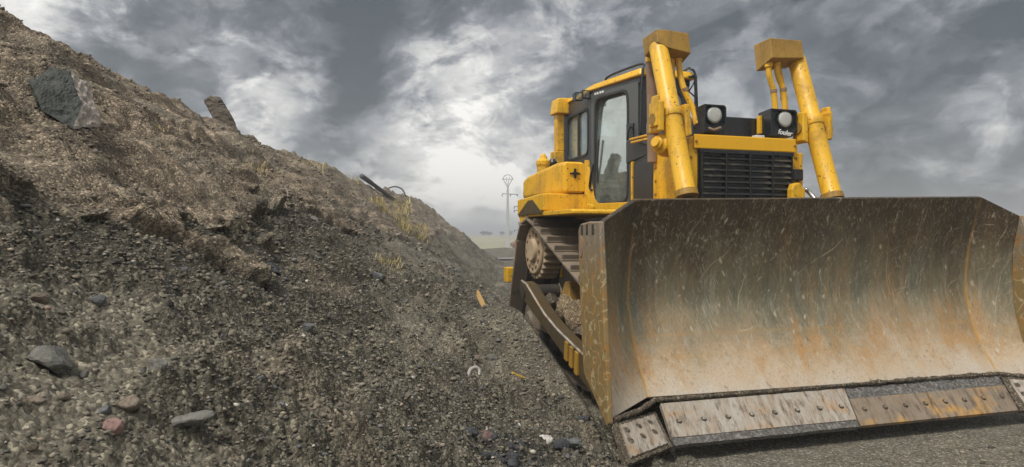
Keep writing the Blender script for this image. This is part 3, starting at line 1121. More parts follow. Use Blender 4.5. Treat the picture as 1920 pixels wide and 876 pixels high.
LQ = ((-1.395, .312, .178), (.075, .262, .190), (-.045, .0, -.004), (-1.475, .004, .0))
RQ = ((.085, .261, .190), (1.485, .180, .214), (1.405, -.035, -.002), (-.033, .0, -.004))
o, nL = quad_plate('cutting_edge', *LQ, 'edge_pale', t0=.165)
tag(o, 'pale worn half of the cutting edge')
o, nR = quad_plate('cutting_edge', *RQ, 'edge_rusty', t1=.70)
tag(o, 'rusty half of the cutting edge with an orange corner')
quad_plate('wear_strip', *LQ, 'pitted', t0=0, t1=.165, proud=-.006, rough=.006)
quad_plate('wear_strip', *RQ, 'pitted', t0=.70, t1=1.0, proud=-.006, rough=.012)


def bolt(p, n, r, h, mat, name='bolt'):
    bm = BM()
    lathe(bm, Vector(p) - n * .004, n, [(0, r), (h, r), (h + .003, r * .8), (h + .003, r * .45), (h - .001, r * .40)], 14)
    obj(name, bm, mat, BL)


for Q, n, tb, mat in ((LQ, nL, .52, 'edge_pale'), (RQ, nR, .40, 'edge_rusty')):
    for i in range(8):
        k = .06 + .88 * i / 7
        p = lerp(lerp(Q[3], Q[2], k), lerp(Q[0], Q[1], k), tb)
        bolt(p, n, .0185, .010, 'dark_steel')
        bolt(p + n * .010, n, .0125, .006, mat)
EL = ((-1.865, .055, .155), (-1.425, .318, .134), (-1.485, .0, .0), (-1.915, -.225, .0))
ER = ((1.505, .172, .208), (1.815, .035, .185), (1.87, -.25, .0), (1.425, -.036, .0))
for Q in (EL, ER):
    o, n = quad_plate('end_bit', *Q, 'edge_pale', proud=.004, t0=.10, t1=.90, inset=.10, rough=.012)
    quad_plate('wear_strip', *Q, 'mud', proud=-.010, thick=.030, rough=.012)
    for i in range(3):
        for j in range(2):
            p = lerp(lerp(Q[3], Q[2], .20 + .27 * i), lerp(Q[0], Q[1], .20 + .27 * i), .46 + .27 * j) + n * .004
            bm = BM()
            lathe(bm, p, n, [(0, .022), (.002, .022)], 12)
            obj('bolt', bm, 'mud', BL)
# mud packed into the joint above the plates
for seq in ([(-1.86, .085, .165), (-1.62, .21, .168), (-1.44, .325, .195)], [(-1.44, .325, .200), (-.7, .300, .205), (.0, .268, .212), (.7, .230, .220), (1.49, .185, .222)], [(1.49, .185, .222), (1.65, .13, .205), (1.80, .075, .190)]):
    pts = []
    for a, c in zip(seq, seq[1:]):
        nseg = max(4, int((Vector(c) - Vector(a)).length / .018))
        pts += [lerp(a, c, i / nseg) for i in range(nseg)]
    pts.append(Vector(seq[-1]))
    rads = []
    for i, p in enumerate(pts):
        f = float(fbm(np.array([p.x * 7.0]), np.array([3.1]), 4)[0])
        rads.append(max(.009, .016 + .012 * f + .008 * float(fbm(np.array([p.x * 40.]), np.array([8.1]), 2)[0])))
    bm = BM()
    tube(bm, pts, rads, 8)
    obj('caked_mud', bm, 'mud', BL)

# ---- push arms
for sgn in (1, -1):
    bm = BM()
    top = [(2.50, .80), (2.44, .86), (2.30, .835), (2.05, .715), (1.83, .612), (1.55, .522), (1.29, .460), (1.03, .402), (.68, .335)]
    bot = [(.68, .085), (1.03, .200), (1.55, .390), (2.32, .668), (2.46, .70)]
    prism_u(bm, top + bot, -sgn * 1.65, -sgn * 1.53)
    PA = obj('push_arm', bm, 'arm', DZ, bevel=.01)
    bm = BM()
    tube(bm, [(-sgn * 1.645, y, z + .004) for y, z in top[1:]], .011, 8)
    obj('worn_edge', bm, 'edge_pale', PA, smooth=True)
    for yv in (1.30, 1.20, 1.10):
        zt, zb = .40 + .235 * (yv - 1.03), .20 + .363 * (yv - 1.03)
        bm = BM()
        hexa(bm, [(-sgn * 1.675, yv - .028, zb + .005), (-sgn * 1.675, yv + .028, zb + .020), (-sgn * 1.648, yv + .028, zb + .020), (-sgn * 1.648, yv - .028, zb + .005)],
             [(-sgn * 1.668, yv - .028, zt - .012), (-sgn * 1.668, yv + .028, zt - .002), (-sgn * 1.648, yv + .028, zt - .002), (-sgn * 1.648, yv - .028, zt - .012)])
        obj('rib', bm, 'yellow_dull', PA, bevel=.006)
    bm = BM()
    lathe(bm, (-sgn * 1.66, 2.38, .765), (sgn, 0, 0), [(0, .05), (.0, .065), (.36, .065)], 20)
    obj('pivot_pin', bm, 'dark_steel', PA)

# ---- tracks
def hull(points):
    points = sorted(points)

    def half(ps):
        h_ = []
        for p in ps:
            while len(h_) >= 2 and (h_[-1][0] - h_[-2][0]) * (p[1] - h_[-2][1]) - (h_[-1][1] - h_[-2][1]) * (p[0] - h_[-2][0]) <= 0:
                h_.pop()
            h_.append(p)
        return h_
    lo, hi = half(points), half(points[::-1])
    return lo[:-1] + hi[:-1]


def loop_path(extra=0.0, n=400):
    pts = []
    for cy_, cz_, r in ((2.70, 1.145, .285), (1.12, .42, .325), (2.93, .42, .325)):
        pts += [(cy_ + (r + extra) * math.cos(2 * math.pi * i / 240), cz_ + (r + extra) * math.sin(2 * math.pi * i / 240)) for i in range(240)]
    h_ = np.array(hull(pts))
    h_ = np.vstack([h_, h_[:1]])
    seg = np.hypot(*np.diff(h_, axis=0).T)
    cum = np.concatenate([[0], np.cumsum(seg)])
    s = np.linspace(0, cum[-1], n, endpoint=False)
    return np.stack([np.interp(s, cum, h_[:, 0]), np.interp(s, cum, h_[:, 1])], 1), cum[-1]


lp, per = loop_path()
NSH = 32
shoe_me = None
track0 = None
for sgn in (1, -1):
    uc = -sgn * 1.25
    bm = BM()                                   # the link chain
    inner, _ = loop_path(-.075)
    outer, _ = loop_path(-.004)
    N = len(outer)
    for x0, x1 in ((uc - .14, uc - .08), (uc + .08, uc + .14)):
        vs = [[bm.verts.new((x, *p)) for p in poly] for poly in (inner, outer) for x in (x0, x1)]
        for i in range(N):
            j = (i + 1) % N
            bm.faces.new((vs[0][i], vs[0][j], vs[1][j], vs[1][i]))
            bm.faces.new((vs[2][i], vs[3][i], vs[3][j], vs[2][j]))
            bm.faces.new((vs[0][i], vs[2][i], vs[2][j], vs[0][j]))
            bm.faces.new((vs[1][i], vs[1][j], vs[3][j], vs[3][i]))
    TR = obj('track', bm, 'dark_steel', DZ)
    dl = per / NSH
    for i in range(NSH):
        s = (i + .35) * dl / per * N
        p0 = lp[int(s) % N]
        p1, p2 = lp[int(s - 8) % N], lp[int(s + 8) % N]
        tv = p2 - p1
        tv = tv / np.hypot(*tv)
        nv = np.array([tv[1], -tv[0]])
        if nv @ (p0 - np.array([2.2, .7])) < 0:
            nv = -nv
        if shoe_me is None:
            bm = BM()
            hexa(bm, [(-.265, -dl * .54, 0), (.265, -dl * .54, 0), (.265, dl * .50, 0), (-.265, dl * .50, 0)],
                 [(-.265, -dl * .54, .020), (.265, -dl * .54, .020), (.265, dl * .50, .034), (-.265, dl * .50, .034)])
            hexa(bm, [(-.262, dl * .30, .026), (.262, dl * .30, .026), (.262, dl * .46, .028), (-.262, dl * .46, .028)],
                 [(-.262, dl * .36, .078), (.262, dl * .36, .078), (.262, dl * .43, .078), (-.262, dl * .43, .078)])
            so = obj('shoe', bm, 'track', TR, bevel=.006)
            shoe_me = so
        else:
            so = shoe_me.copy()
            COL.objects.link(so)
            so.parent = TR
        mt = Matrix(((1, 0, 0), (0, tv[0], nv[0]), (0, tv[1], nv[1]))).to_4x4()
        mt.translation = Vector((uc, *p0))
        so.matrix_local = mt
    # elevated sprocket
    bm = BM()
    T = 25
    poly = []
    for i in range(T * 4):
        a = 2 * math.pi * i / (T * 4)
        r = (.285, .285, .250, .250)[i % 4]
        poly.append((2.70 + r * math.cos(a), 1.145 + r * math.sin(a)))
    prism_u(bm, poly, *sorted((uc - sgn * .165, uc + sgn * .02)))
    SP = obj('sprocket', bm, 'sprocket', TR, bevel=.004, seg=1)
    bm = BM()
    lathe(bm, (uc - sgn * .15, 2.70, 1.145), (-sgn, 0, 0), [(0, .238), (.03, .238), (.040, .225), (.034, .12), (.060, .11), (.068, .10), (.068, .03)], 40)
    obj('hub', bm, 'sprocket', TR)
    for i in range(12):
        bm = BM()
        a = 2 * math.pi * i / 12
        lathe(bm, (uc - sgn * .182, 2.70 + .175 * math.cos(a), 1.145 + .175 * math.sin(a)), (-sgn, 0, 0), [(0, .018), (.02, .018)], 8)
        obj('bolt', bm, 'rust', TR)
    for cy_ in (1.12, 2.93):
        bm = BM()
        lathe(bm, (uc - .17, cy_, .42), (1, 0, 0), [(0, .08), (.03, .10), (.06, .24), (.07, .255), (.12, .255), (.12, .285), (.22, .285), (.22, .255), (.27, .255), (.28, .24), (.31, .10), (.34, .08)], 36)
        obj('idler', bm, 'track', TR, smooth=False)
    bm = BM()
    prism_u(bm, [(1.2, .34), (2.85, .34), (2.9, .50), (2.5, .66), (1.6, .66), (1.15, .52)], uc - .13, uc + .13)
    obj('roller_frame', bm, 'track', TR, bevel=.02)
    for i in range(5):
        bm = BM()
        lathe(bm, (uc - .15, 1.38 + .31 * i, .235), (1, 0, 0), [(0, .06), (.02, .11), (.08, .11), (.09, .095), (.21, .095), (.22, .11), (.28, .11), (.30, .06)], 20)
        obj('roller', bm, 'dark_steel', TR)
    bm = BM()
    hexa(bm, [(uc - sgn * .16, 1.86, .64), (uc - sgn * .02, 1.86, .64), (uc - sgn * .02, 2.14, .64), (uc - sgn * .16, 2.14, .64)],
         [(uc - sgn * .12, 1.94, .88), (uc - sgn * .02, 1.94, .88), (uc - sgn * .02, 2.04, .88), (uc - sgn * .12, 2.04, .88)])
    obj('frame_bracket', bm, 'yellow_dull', TR, bevel=.012)
    if sgn == 1:
        for k, (mu, mv, mz, a, c, h_, mt_) in enumerate([(-1.42, 2.28, .66, .12, .20, .09, 'mud'), (-1.40, 1.95, .64, .10, .17, .13, 'mud_tan'), (-1.43, 1.62, .62, .09, .13, .15, 'mud_tan'),
                                                         (-1.36, 1.42, .48, .13, .20, .12, 'mud'), (-1.45, 1.20, .40, .10, .16, .08, 'mud')]):
            o = obj('caked_mud', rock_mesh(70 + k, a, c, h_, planes=5, rough=.10), mt_, TR)
            o.location = (mu, mv, mz)
            o.rotation_euler = (R(-18), R(8 * (k - 2)), R(13 * k))

# ---- chassis, hood, radiator guard
bm = BM()
prism_u(bm, [(1.32, .75), (1.5, .55), (3.6, .55), (3.9, .8), (3.9, 1.45), (1.32, 1.45)], -.72, .72)
obj('chassis', bm, 'dark_steel', DZ, bevel=.02)
bm = BM()
prism_u(bm, [(1.42, 1.40), (2.405, 1.40), (2.405, 2.015), (2.02, 2.085), (1.42, 2.10)], -.492, .492)
HD = obj('hood', bm, 'black', DZ, bevel=.012)
for sgn in (1, -1):
    bm = BM()
    prism_u(bm, [(2.00, 1.50), (2.385, 1.50), (2.385, 1.985), (2.00, 2.055)], -sgn * .500, -sgn * .488)
    obj('engine_panel', bm, 'charcoal', HD, bevel=.004)
    bm = BM()
    box(bm, min(-sgn * .512, -sgn * .48), max(-sgn * .512, -sgn * .48), 2.388, 2.412, 1.45, 2.02)
    obj('panel_edge', bm, 'yellow', HD, bevel=.003)
    bm = BM()
    for dz in (0, -.034):
        hexa(bm, [(-sgn * .535, 2.41 + dz, 2.232 + dz), (-sgn * .535, 1.86, 2.224 + dz), (-sgn * .50, 1.86, 2.224 + dz), (-sgn * .50, 2.41 + dz, 2.232 + dz)],
             [(-sgn * .535, 2.41 + dz, 2.252 + dz), (-sgn * .535, 1.86, 2.244 + dz), (-sgn * .50, 1.86, 2.244 + dz), (-sgn * .50, 2.41 + dz, 2.252 + dz)])
    obj('hand_rail', bm, 'yellow', HD, bevel=.005)
bm = BM()
prism_u(bm, [(2.0, 2.08), (2.60, 2.02), (2.60, 2.26), (2.38, 2.25), (2.0, 2.10)], -.47, .30)
obj('cowl', bm, 'charcoal', HD, bevel=.01)

bm = BM()
prism_v(bm, [(-.555, .80), (.555, .80), (.555, 2.095), (.52, 2.13), (-.52, 2.13), (-.555, 2.095)], 1.30, 1.78)
RG = obj('radiator_guard', bm, 'yellow', DZ, bevel=.012)
bm = BM()
box(bm, -.515, .515, 1.276, 1.298, 2.022, 2.142)
obj('front_band', bm, 'yellow_clean', RG, bevel=.008)
bm = BM()
box(bm, -.615, -.558, 1.36, 1.79, 1.3, 2.06)
obj('side_plate', bm, 'yellow', RG, bevel=.008)
bm = BM()
box(bm, .54, .575, 1.26, 1.34, 1.4, 2.02)
obj('side_plate', bm, 'yellow', RG, bevel=.008)
# grille: a backing, louvres and uprights
bm = BM()
box(bm, -.475, .475, 1.286, 1.297, 1.25, 2.020)
GR = obj('grille', bm, 'black', RG)
bm = BM()
for i in range(15):
    z = 1.29 + .05 * i
    hexa(bm, [(-.44, 1.262, z - .006), (.46, 1.262, z - .006), (.46, 1.284, z + .022), (-.44, 1.284, z + .022)],
         [(-.44, 1.258, z), (.46, 1.258, z), (.46, 1.282, z + .029), (-.44, 1.282, z + .029)])
obj('louvres', bm, 'grille', GR)
bm = BM()
for x in (-.455, -.22, .02, .25, .455):
    box(bm, x - .006, x + .006, 1.250, 1.285, 1.25, 2.012)
box(bm, -.47, .47, 1.250, 1.285, 1.985, 2.018)
obj('grille_frame', bm, 'black', GR, bevel=.003)
bm = BM()
box(bm, .46, .56, 1.235, 1.29, 1.775, 1.875)
obj('latch', bm, 'black', RG, bevel=.01)
bm = BM()
prism_v(bm, [(.40, 1.45), (.54, 1.45), (.54, 1.69), (.48, 1.755), (.42, 1.74), (.40, 1.69)], 1.19, 1.26)
obj('hose_bracket', bm, 'yellow', RG, bevel=.012)
bm = BM()
tube(bm, smoothpath([(.56, 1.22, 1.70), (.60, 1.20, 1.66), (.62, 1.12, 1.55), (.6, 1.0, 1.3)], 6), .02, 10)
obj('hose', bm, 'chrome', RG, smooth=True)
bm = BM()
box(bm, -.30, .46, 1.48, 1.72, 2.10, 2.345)
obj('hood_vent', bm, 'black', HD, bevel=.012)
bm = BM()
box(bm, .16, .25, 1.36, 1.42, 2.14, 2.175)
obj('vent_bracket', bm, 'white', HD, bevel=.004)
bm = BM()
box(bm, .248, .275, 1.42, 1.47, 2.20, 2.36)
obj('lamp_bracket', bm, 'yellow', HD, bevel=.004)

for x, z in ((-.535, 1.95), (-.535, 1.80), (-.535, 1.65), (.527, 1.98), (.50, 2.082), (-.50, 2.082)):
    bm = BM()
    y0 = 1.275 if abs(z - 2.082) < .01 else 1.299
    lathe(bm, (x, y0, z), (0, -1, 0), [(0, .013), (.008, .013), (.010, .008)], 6)
    obj('bolt', bm, 'yellow_dull', RG)
for z in (1.66, 1.78, 1.90, 2.0):
    for y in (1.40, 1.74):
        bm = BM()
        lathe(bm, (-.615, y, z), (-1, 0, 0), [(0, .014), (.008, .014), (.010, .009)], 6)
        obj('bolt', bm, 'yellow_dull', RG)

# ---- headlights in boxed housings
for x0, x1, lx, first in ((-.405, -.185, -.295, True), (.268, .550, .430, False)):
    bm = BM()
    z0, z1 = 2.165, 2.405
    c = .055
    poly = [(x0, z0), (x1 - c, z0), (x1, z0 + c), (x1, z1 - .02), (x1 - .02, z1), (x0, z1)]
    polyi = [(x0 + .016, z0 + .045), (x1 - c, z0 + .045), (x1 - .016, z0 + c + .02), (x1 - .016, z1 - .032), (x1 - .032, z1 - .016), (x0 + .016, z1 - .016)]
    vb = [bm.verts.new((x, 1.475, z - .015)) for x, z in poly]
    vf = [bm.verts.new((x, 1.30, z)) for x, z in poly]
    vi = [bm.verts.new((x, 1.30, z)) for x, z in polyi]
    vk = [bm.verts.new((x, 1.335, z)) for x, z in polyi]
    n_ = len(poly)
    for i in range(n_):
        j = (i + 1) % n_
        bm.faces.new((vb[i], vb[j], vf[j], vf[i]))
        bm.faces.new((vf[i], vf[j], vi[j], vi[i]))
        bm.faces.new((vi[i], vi[j], vk[j], vk[i]))
    bm.faces.new(vb[::-1])
    bm.faces.new(vk)
    HL = obj('headlight', bm, 'black', DZ, bevel=.005)
    bm = BM()
    lathe(bm, (lx, 1.335, 2.318), (0, -1, 0), [(0, .078), (.020, .080), (.024, .074), (.018, .070)], 32)
    obj('lamp_ring', bm, 'charcoal', HL)
    bm = BM()
    lathe(bm, (lx, 1.330, 2.318), (0, -1, 0), [(.012, .0705), (.021, .0690), (.025, .050), (.027, .025), (.0275, 0)], 32)
    obj('lens', bm, 'lens', HL, smooth=True)
    if first:
        bm = BM()
        tube(bm, [(lx - .07, 1.296, 2.20), (lx - .02, 1.296, 2.185), (lx + .05, 1.296, 2.21)], .012, 8)
        obj('lamp_wiring', bm, 'rust', HL, smooth=True)
    else:
        fc = bpy.data.curves.new('lettering', 'FONT')
        fc.body = 'fouler'
        fc.size = .062
        fc.shear = .25
        fc.extrude = .0015
        fc.offset = .0015
        fc.resolution_u = 3
        tmp = bpy.data.objects.new('lettering', fc)
        dg = bpy.context.evaluated_depsgraph_get()
        COL.objects.link(tmp)
        dg = bpy.context.evaluated_depsgraph_get()
        tm = bpy.data.meshes.new_from_object(tmp.evaluated_get(dg))
        bpy.data.objects.remove(tmp)
        bpy.data.curves.remove(fc)
        lo = obj('lettering', tm, 'white', HL)
        lo.location = (x0 + .07, 1.2975, z0 + .020)
        lo.rotation_euler = (R(90), R(6), 0)

# ---- lift cylinders with hoses, collars, guards
for sgn in (1, -1):
    x = -sgn * .72
    A, B_ = Vector((x, 1.52, 2.93)), Vector((x, 1.065, 1.60))
    ax = (B_ - A).normalized()
    bm = BM()
    L_ = (B_ - A).length
    lathe(bm, A, ax, [(0, .072), (.03, .080), (.62, .080), (.622, .090), (.66, .094), (.70, .090), (.702, .081), (L_ - .05, .081), (L_ - .048, .089), (L_, .089), (L_, .04)], 32)
    LC = obj('lift_cylinder', bm, 'yellow', DZ, bevel=.003)
    for p in LC.data.polygons:
        p.use_smooth = True
    ms = LC.modifiers.new('split', 'EDGE_SPLIT')
    ms.split_angle = R(35)
    bm = BM()
    tube(bm, [B_, B_ + ax * .9], .038, 16)
    obj('rod', bm, 'chrome', LC, smooth=True)
    bm = BM()
    lathe(bm, B_ - ax * .05, ax, [(0, .094), (.05, .094), (.052, .06)], 24)
    obj('rod_seal', bm, 'yellow_dull', LC)
    # hose cover at the head of the cylinder, open below
    xo, xi = (-.745, -.445) if sgn == 1 else (.71, .36)
    bm = BM()
    xl, xr = min(xo, xi), max(xo, xi)
    if sgn == 1:
        hexa(bm, [(xl - .03, 1.43, 2.93), (xl + .06, 1.42, 2.885), (xr, 1.44, 2.86), (xr, 1.64, 2.78), (xl - .03, 1.66, 2.86)],
             [(xl - .03, 1.46, 3.045), (xl + .06, 1.455, 3.05), (xr, 1.47, 3.045), (xr, 1.70, 3.02), (xl - .03, 1.70, 3.025)])
    else:
        hexa(bm, [(xl, 1.40, 2.875), (xr, 1.40, 2.90), (xr, 1.64, 2.86), (xl, 1.62, 2.80)],
             [(xl, 1.43, 3.065), (xr, 1.43, 3.07), (xr, 1.70, 3.05), (xl, 1.66, 3.055)])
    obj('hose_cover', bm, 'yellow_dull', LC, bevel=.009, seg=2)
    if sgn == 1:
        hoses = [[(-.50, 1.55, 2.86), (-.49, 1.54, 2.70), (-.47, 1.50, 2.55), (-.41, 1.46, 2.38), (-.40, 1.42, 2.25)]]
        hoses.append([(-.55, 1.58, 2.86), (-.56, 1.55, 2.62), (-.57, 1.50, 2.4), (-.55, 1.42, 2.25)])
    else:
        hoses = [[(.40, 1.50, 2.86), (.41, 1.50, 2.74), (.455, 1.50, 2.60), (.475, 1.50, 2.42), (.47, 1.50, 2.25)],
                 [(.49, 1.50, 2.88), (.50, 1.50, 2.76), (.56, 1.50, 2.62), (.58, 1.50, 2.45), (.58, 1.50, 2.2)],
                 [(.53, 1.54, 2.86), (.57, 1.54, 2.72), (.60, 1.54, 2.55), (.62, 1.52, 2.35)]]
    for k, hp in enumerate(hoses):
        bm = BM()
        tube(bm, smoothpath(hp, 8), .026, 12)
        lathe(bm, Vector(hp[0]) + Vector((0, 0, .03)), (0, 0, -1), [(0, .036), (.07, .036), (.072, .028)], 14)
        obj('hose', bm, 'yellow', LC, smooth=False)
        bm = BM()
        mid = hp[len(hp) // 2]
        lathe(bm, Vector(mid) + Vector((0, 0, .02)), (Vector(hp[len(hp) // 2 + 1]) - Vector(mid)), [(0, .027), (0, .031), (.028, .031), (.028, .027)], 14)
        obj('hose_clamp', bm, 'rust', LC)
    # trunnion yoke either side of the barrel
    C_ = A + ax * .66
    bm = BM()
    box(bm, *sorted((x - sgn * .105, x - sgn * .155)), C_.y - .075, C_.y + .10, C_.z - .16, C_.z + .09)
    hexa(bm, [(x - .18 if sgn == 1 else x + .13, C_.y - .06, C_.z - .12), (x - .13 if sgn == 1 else x + .18, C_.y - .06, C_.z - .12), (x - .13 if sgn == 1 else x + .18, C_.y + .06, C_.z - .12), (x - .18 if sgn == 1 else x + .13, C_.y + .06, C_.z - .12)],
         [(x - .16 if sgn == 1 else x + .13, C_.y - .05, C_.z + .14), (x - .13 if sgn == 1 else x + .16, C_.y - .05, C_.z + .14), (x - .13 if sgn == 1 else x + .16, C_.y + .05, C_.z + .14), (x - .16 if sgn == 1 else x + .13, C_.y + .05, C_.z + .14)])
    obj('trunnion_cap', bm, 'yellow', LC, bevel=.012)
    bm = BM()
    hexa(bm, [(x + sgn * .10, C_.y - .07, C_.z - .20), (x + sgn * .16, C_.y - .07, C_.z - .18), (x + sgn * .16, C_.y + .08, C_.z - .18), (x + sgn * .10, C_.y + .08, C_.z - .20)],
         [(x + sgn * .10, C_.y - .05, C_.z + .08), (x + sgn * .15, C_.y - .05, C_.z + .08), (x + sgn * .15, C_.y + .05, C_.z + .08), (x + sgn * .10, C_.y + .05, C_.z + .08)])
    obj('trunnion_cap', bm, 'yellow', LC, bevel=.012)
    bm = BM()
    lathe(bm, (x + sgn * .17, C_.y, C_.z - .06), (-sgn, 0, 0), [(0, .05), (.35, .05)], 16)
    obj('trunnion_pin', bm, 'yellow_dull', LC, smooth=False)
    if sgn == 1:
        bm = BM()
        lathe(bm, (-.70, 1.36, 2.04), (-.92, -.3, .12), [(0, .095), (.06, .10), (.12, .085), (.14, .06), (.165, .058), (.17, .045), (.19, .04)], 20)
        obj('hose_elbow', bm, 'yellow', LC, smooth=False, bevel=.004)
    bm = BM()
    box(bm, *sorted((x - sgn * .06, x + sgn * .06)), .58, .78, .78, .95)
    obj('rod_eye', bm, 'dark_steel', LC, bevel=.02)

# ---- exhaust stack
bm = BM()
tube(bm, [(-.635, 1.76, 1.95), (-.645, 1.755, 2.45), (-.655, 1.75, 2.90)], .047, 22)
lathe(bm, (-.637, 1.758, 2.20), (0, 0, 1), [(0, .048), (0, .056), (.10, .056), (.10, .048)], 22)
EX = obj('exhaust_stack', bm, 'rust', DZ)
bm = BM()
tube(bm, smoothpath([(-.655, 1.75, 2.84), (-.66, 1.74, 2.93), (-.68, 1.66, 2.98), (-.70, 1.58, 2.96)], 8), .052, 18)
obj('stack_guard', bm, 'yellow', EX, smooth=True)

# ---- cab
CAB = empty('cab', (0, 0, 0))
CAB.parent = DZ
PLAN = [(-.30, 2.62), (-.47, 3.45), (-.42, 4.40), (.42, 4.40), (.47, 3.45), (.30, 2.62)]
bm = BM()
hexa(bm, [(x, y, 1.45) for x, y in PLAN], [(x, y, 1.60) for x, y in PLAN])
obj('cab_floor', bm, 'charcoal', CAB, bevel=.006)
bm = BM()
hexa(bm, [(x * .98, y, 2.865) for x, y in PLAN], [(x * .98, y, 2.93) for x, y in PLAN])
obj('cab_header', bm, 'charcoal', CAB, bevel=.006)
bm = BM()
box(bm, -.40, .40, 4.34, 4.385, 1.60, 1.92)
obj('rear_wall', bm, 'charcoal', CAB)
bm = BM()
fr = [(-.33, 2.56), (-.49, 3.47), (-.44, 4.45), (.44, 4.45), (.49, 3.47), (.33, 2.56)]
hexa(bm, [(x, y, 2.932) for x, y in fr], [(x * .93, y + (.03 if y < 3 else -.03), 3.015 - .012 * (y - 2.6)) for x, y in fr])
obj('roof', bm, 'yellow', CAB, bevel=.022, seg=3)


def on_wall(o, a, c, flip=False):
    """stand an object built along +y at a, facing along a->c"""
    d = Vector(c) - Vector(a)
    o.location = (a[0], a[1], 0)
    o.rotation_euler = (0, 0, math.atan2(-d.x, d.y))


for sgn in (1, -1):
    a, c, e_ = (-sgn * .30, 2.62), (-sgn * .47, 3.45), (-sgn * .42, 4.40)
    Ld = math.hypot(c[0] - a[0], c[1] - a[1])
    th_in = .05 * sgn
    # door: charcoal frame round one tall pane
    bm = BM()
    ring_plate(bm, sup(.437, 2.235, .410, .655, 60), sup(.482, 2.24, .290, .590, 9) if sgn == 1 else sup(.475, 2.45, .272, .36, 9), 0, th_in)
    D = obj('door', bm, 'door_grey', CAB, bevel=.006)
    on_wall(D, a, c)
    bm = BM()
    zc2, hz2 = (2.24, .590) if sgn == 1 else (2.45, .36)
    ring_plate(bm, sup(.482, zc2, .304, hz2 + .015, 9), sup(.482, zc2, .280, hz2 - .009, 9), -.008 * sgn, .003 * sgn)
    obj('window_seal', bm, 'rubber', D)
    bm = BM()
    prism_u(bm, sup(.482, zc2, .286, hz2 - .004, 9), *sorted((.018 * sgn, .024 * sgn)))
    o = obj('window_pane', bm, 'glass', D)
    o.rotation_euler = (0, R(3.2) * sgn, 0)
    o.location = (-math.sin(R(3.2)) * 2.2 * sgn, 0, 0)
    bm = BM()
    tube(bm, smoothpath([(-sgn * .012, .125, 2.42), (-sgn * .05, .12, 2.40), (-sgn * .055, .13, 2.28), (-sgn * .012, .15, 2.25)], 6), .012, 8)
    box(bm, *sorted((-sgn * .014, -sgn * .002)), .09, .20, 2.23, 2.46)
    obj('door_handle', bm, 'black', D)
    bm = BM()
    tube(bm, smoothpath([(-sgn * .01, .80, 2.10), (-sgn * .03, .80, 2.0), (-sgn * .03, .83, 1.84), (-sgn * .02, .80, 1.80)], 6), .014, 8)
    obj('grab_handle', bm, 'black', D, smooth=True)
    bm = BM()
    tube(bm, [(-sgn * .004, .70, 2.36), (-sgn * .010, .715, 2.10), (-sgn * .004, .72, 1.88)], .012, 8)
    obj('wiper', bm, 'rubber', D)
    # rear side window
    Lw = math.hypot(e_[0] - c[0], e_[1] - c[1])
    bm = BM()
    ring_plate(bm, sup(.475, 2.41, .475, .49, 60), sup(.435, 2.485, .345, .265, 8), 0, th_in)
    Wn = obj('side_window', bm, 'charcoal', CAB, bevel=.006)
    on_wall(Wn, c, e_)
    bm = BM()
    ring_plate(bm, sup(.435, 2.485, .36, .28, 8), sup(.435, 2.485, .335, .255, 8), -.010 * sgn, .003 * sgn)
    obj('window_seal', bm, 'rubber', Wn)
    bm = BM()
    prism_u(bm, sup(.435, 2.485, .342, .262, 8), *sorted((.018 * sgn, .024 * sgn)))
    obj('window_pane', bm, 'glass', Wn)
    bm = BM()
    box(bm, *sorted((-sgn * .004, sgn * .03)), .40, .43, 2.22, 2.75)
    obj('window_bar', bm, 'rubber', Wn)
    # yellow body panel under the door
    bm = BM()
    prism_u(bm, [(.96, 2.155), (.895, 2.150), (.80, 1.80), (.757, 1.70), (.69, 1.650), (.0, 1.640), (.0, 1.560), (.85, 1.560), (.96, 1.62)], *sorted((-sgn * .012, sgn * .02)))
    o = obj('door_sill', bm, 'yellow', CAB, bevel=.006)
    on_wall(o, a, c)
    # roof rail
    bm = BM()
    tube(bm, smoothpath([(-sgn * .385, 3.22, 2.98), (-sgn * .395, 3.20, 3.03), (-sgn * .36, 3.0, 3.052), (-sgn * .29, 2.66, 3.06), (-sgn * .27, 2.58, 3.04), (-sgn * .305, 2.545, 2.98), (-sgn * .315, 2.55, 2.70), (-sgn * .32, 2.56, 2.3)], 8), .013, 10)
    obj('roof_rail', bm, 'black', CAB, smooth=True)
# windscreen and rear screen
for y, w_, z0 in ((2.62, .285, 1.60), (4.40, .40, 1.9)):
    bm = BM()
    zc_, hz = (z0 + 2.88) / 2, (2.88 - z0) / 2
    ring_plate(bm, sup(0, zc_, w_, hz, 60), sup(0, zc_, w_ - .075, hz - .09, 8), 0, .05)
    o = obj('windscreen_frame' if y < 3 else 'rear_window_frame', bm, 'charcoal', CAB, bevel=.006)
    o.rotation_euler = (0, 0, R(90))
    o.location = (0, y + (.0 if y < 3 else .0), 0)
    bm = BM()
    prism_u(bm, sup(0, zc_, w_ - .078, hz - .093, 8), .018, .024)
    q = obj('window_pane', bm, 'glass', o)
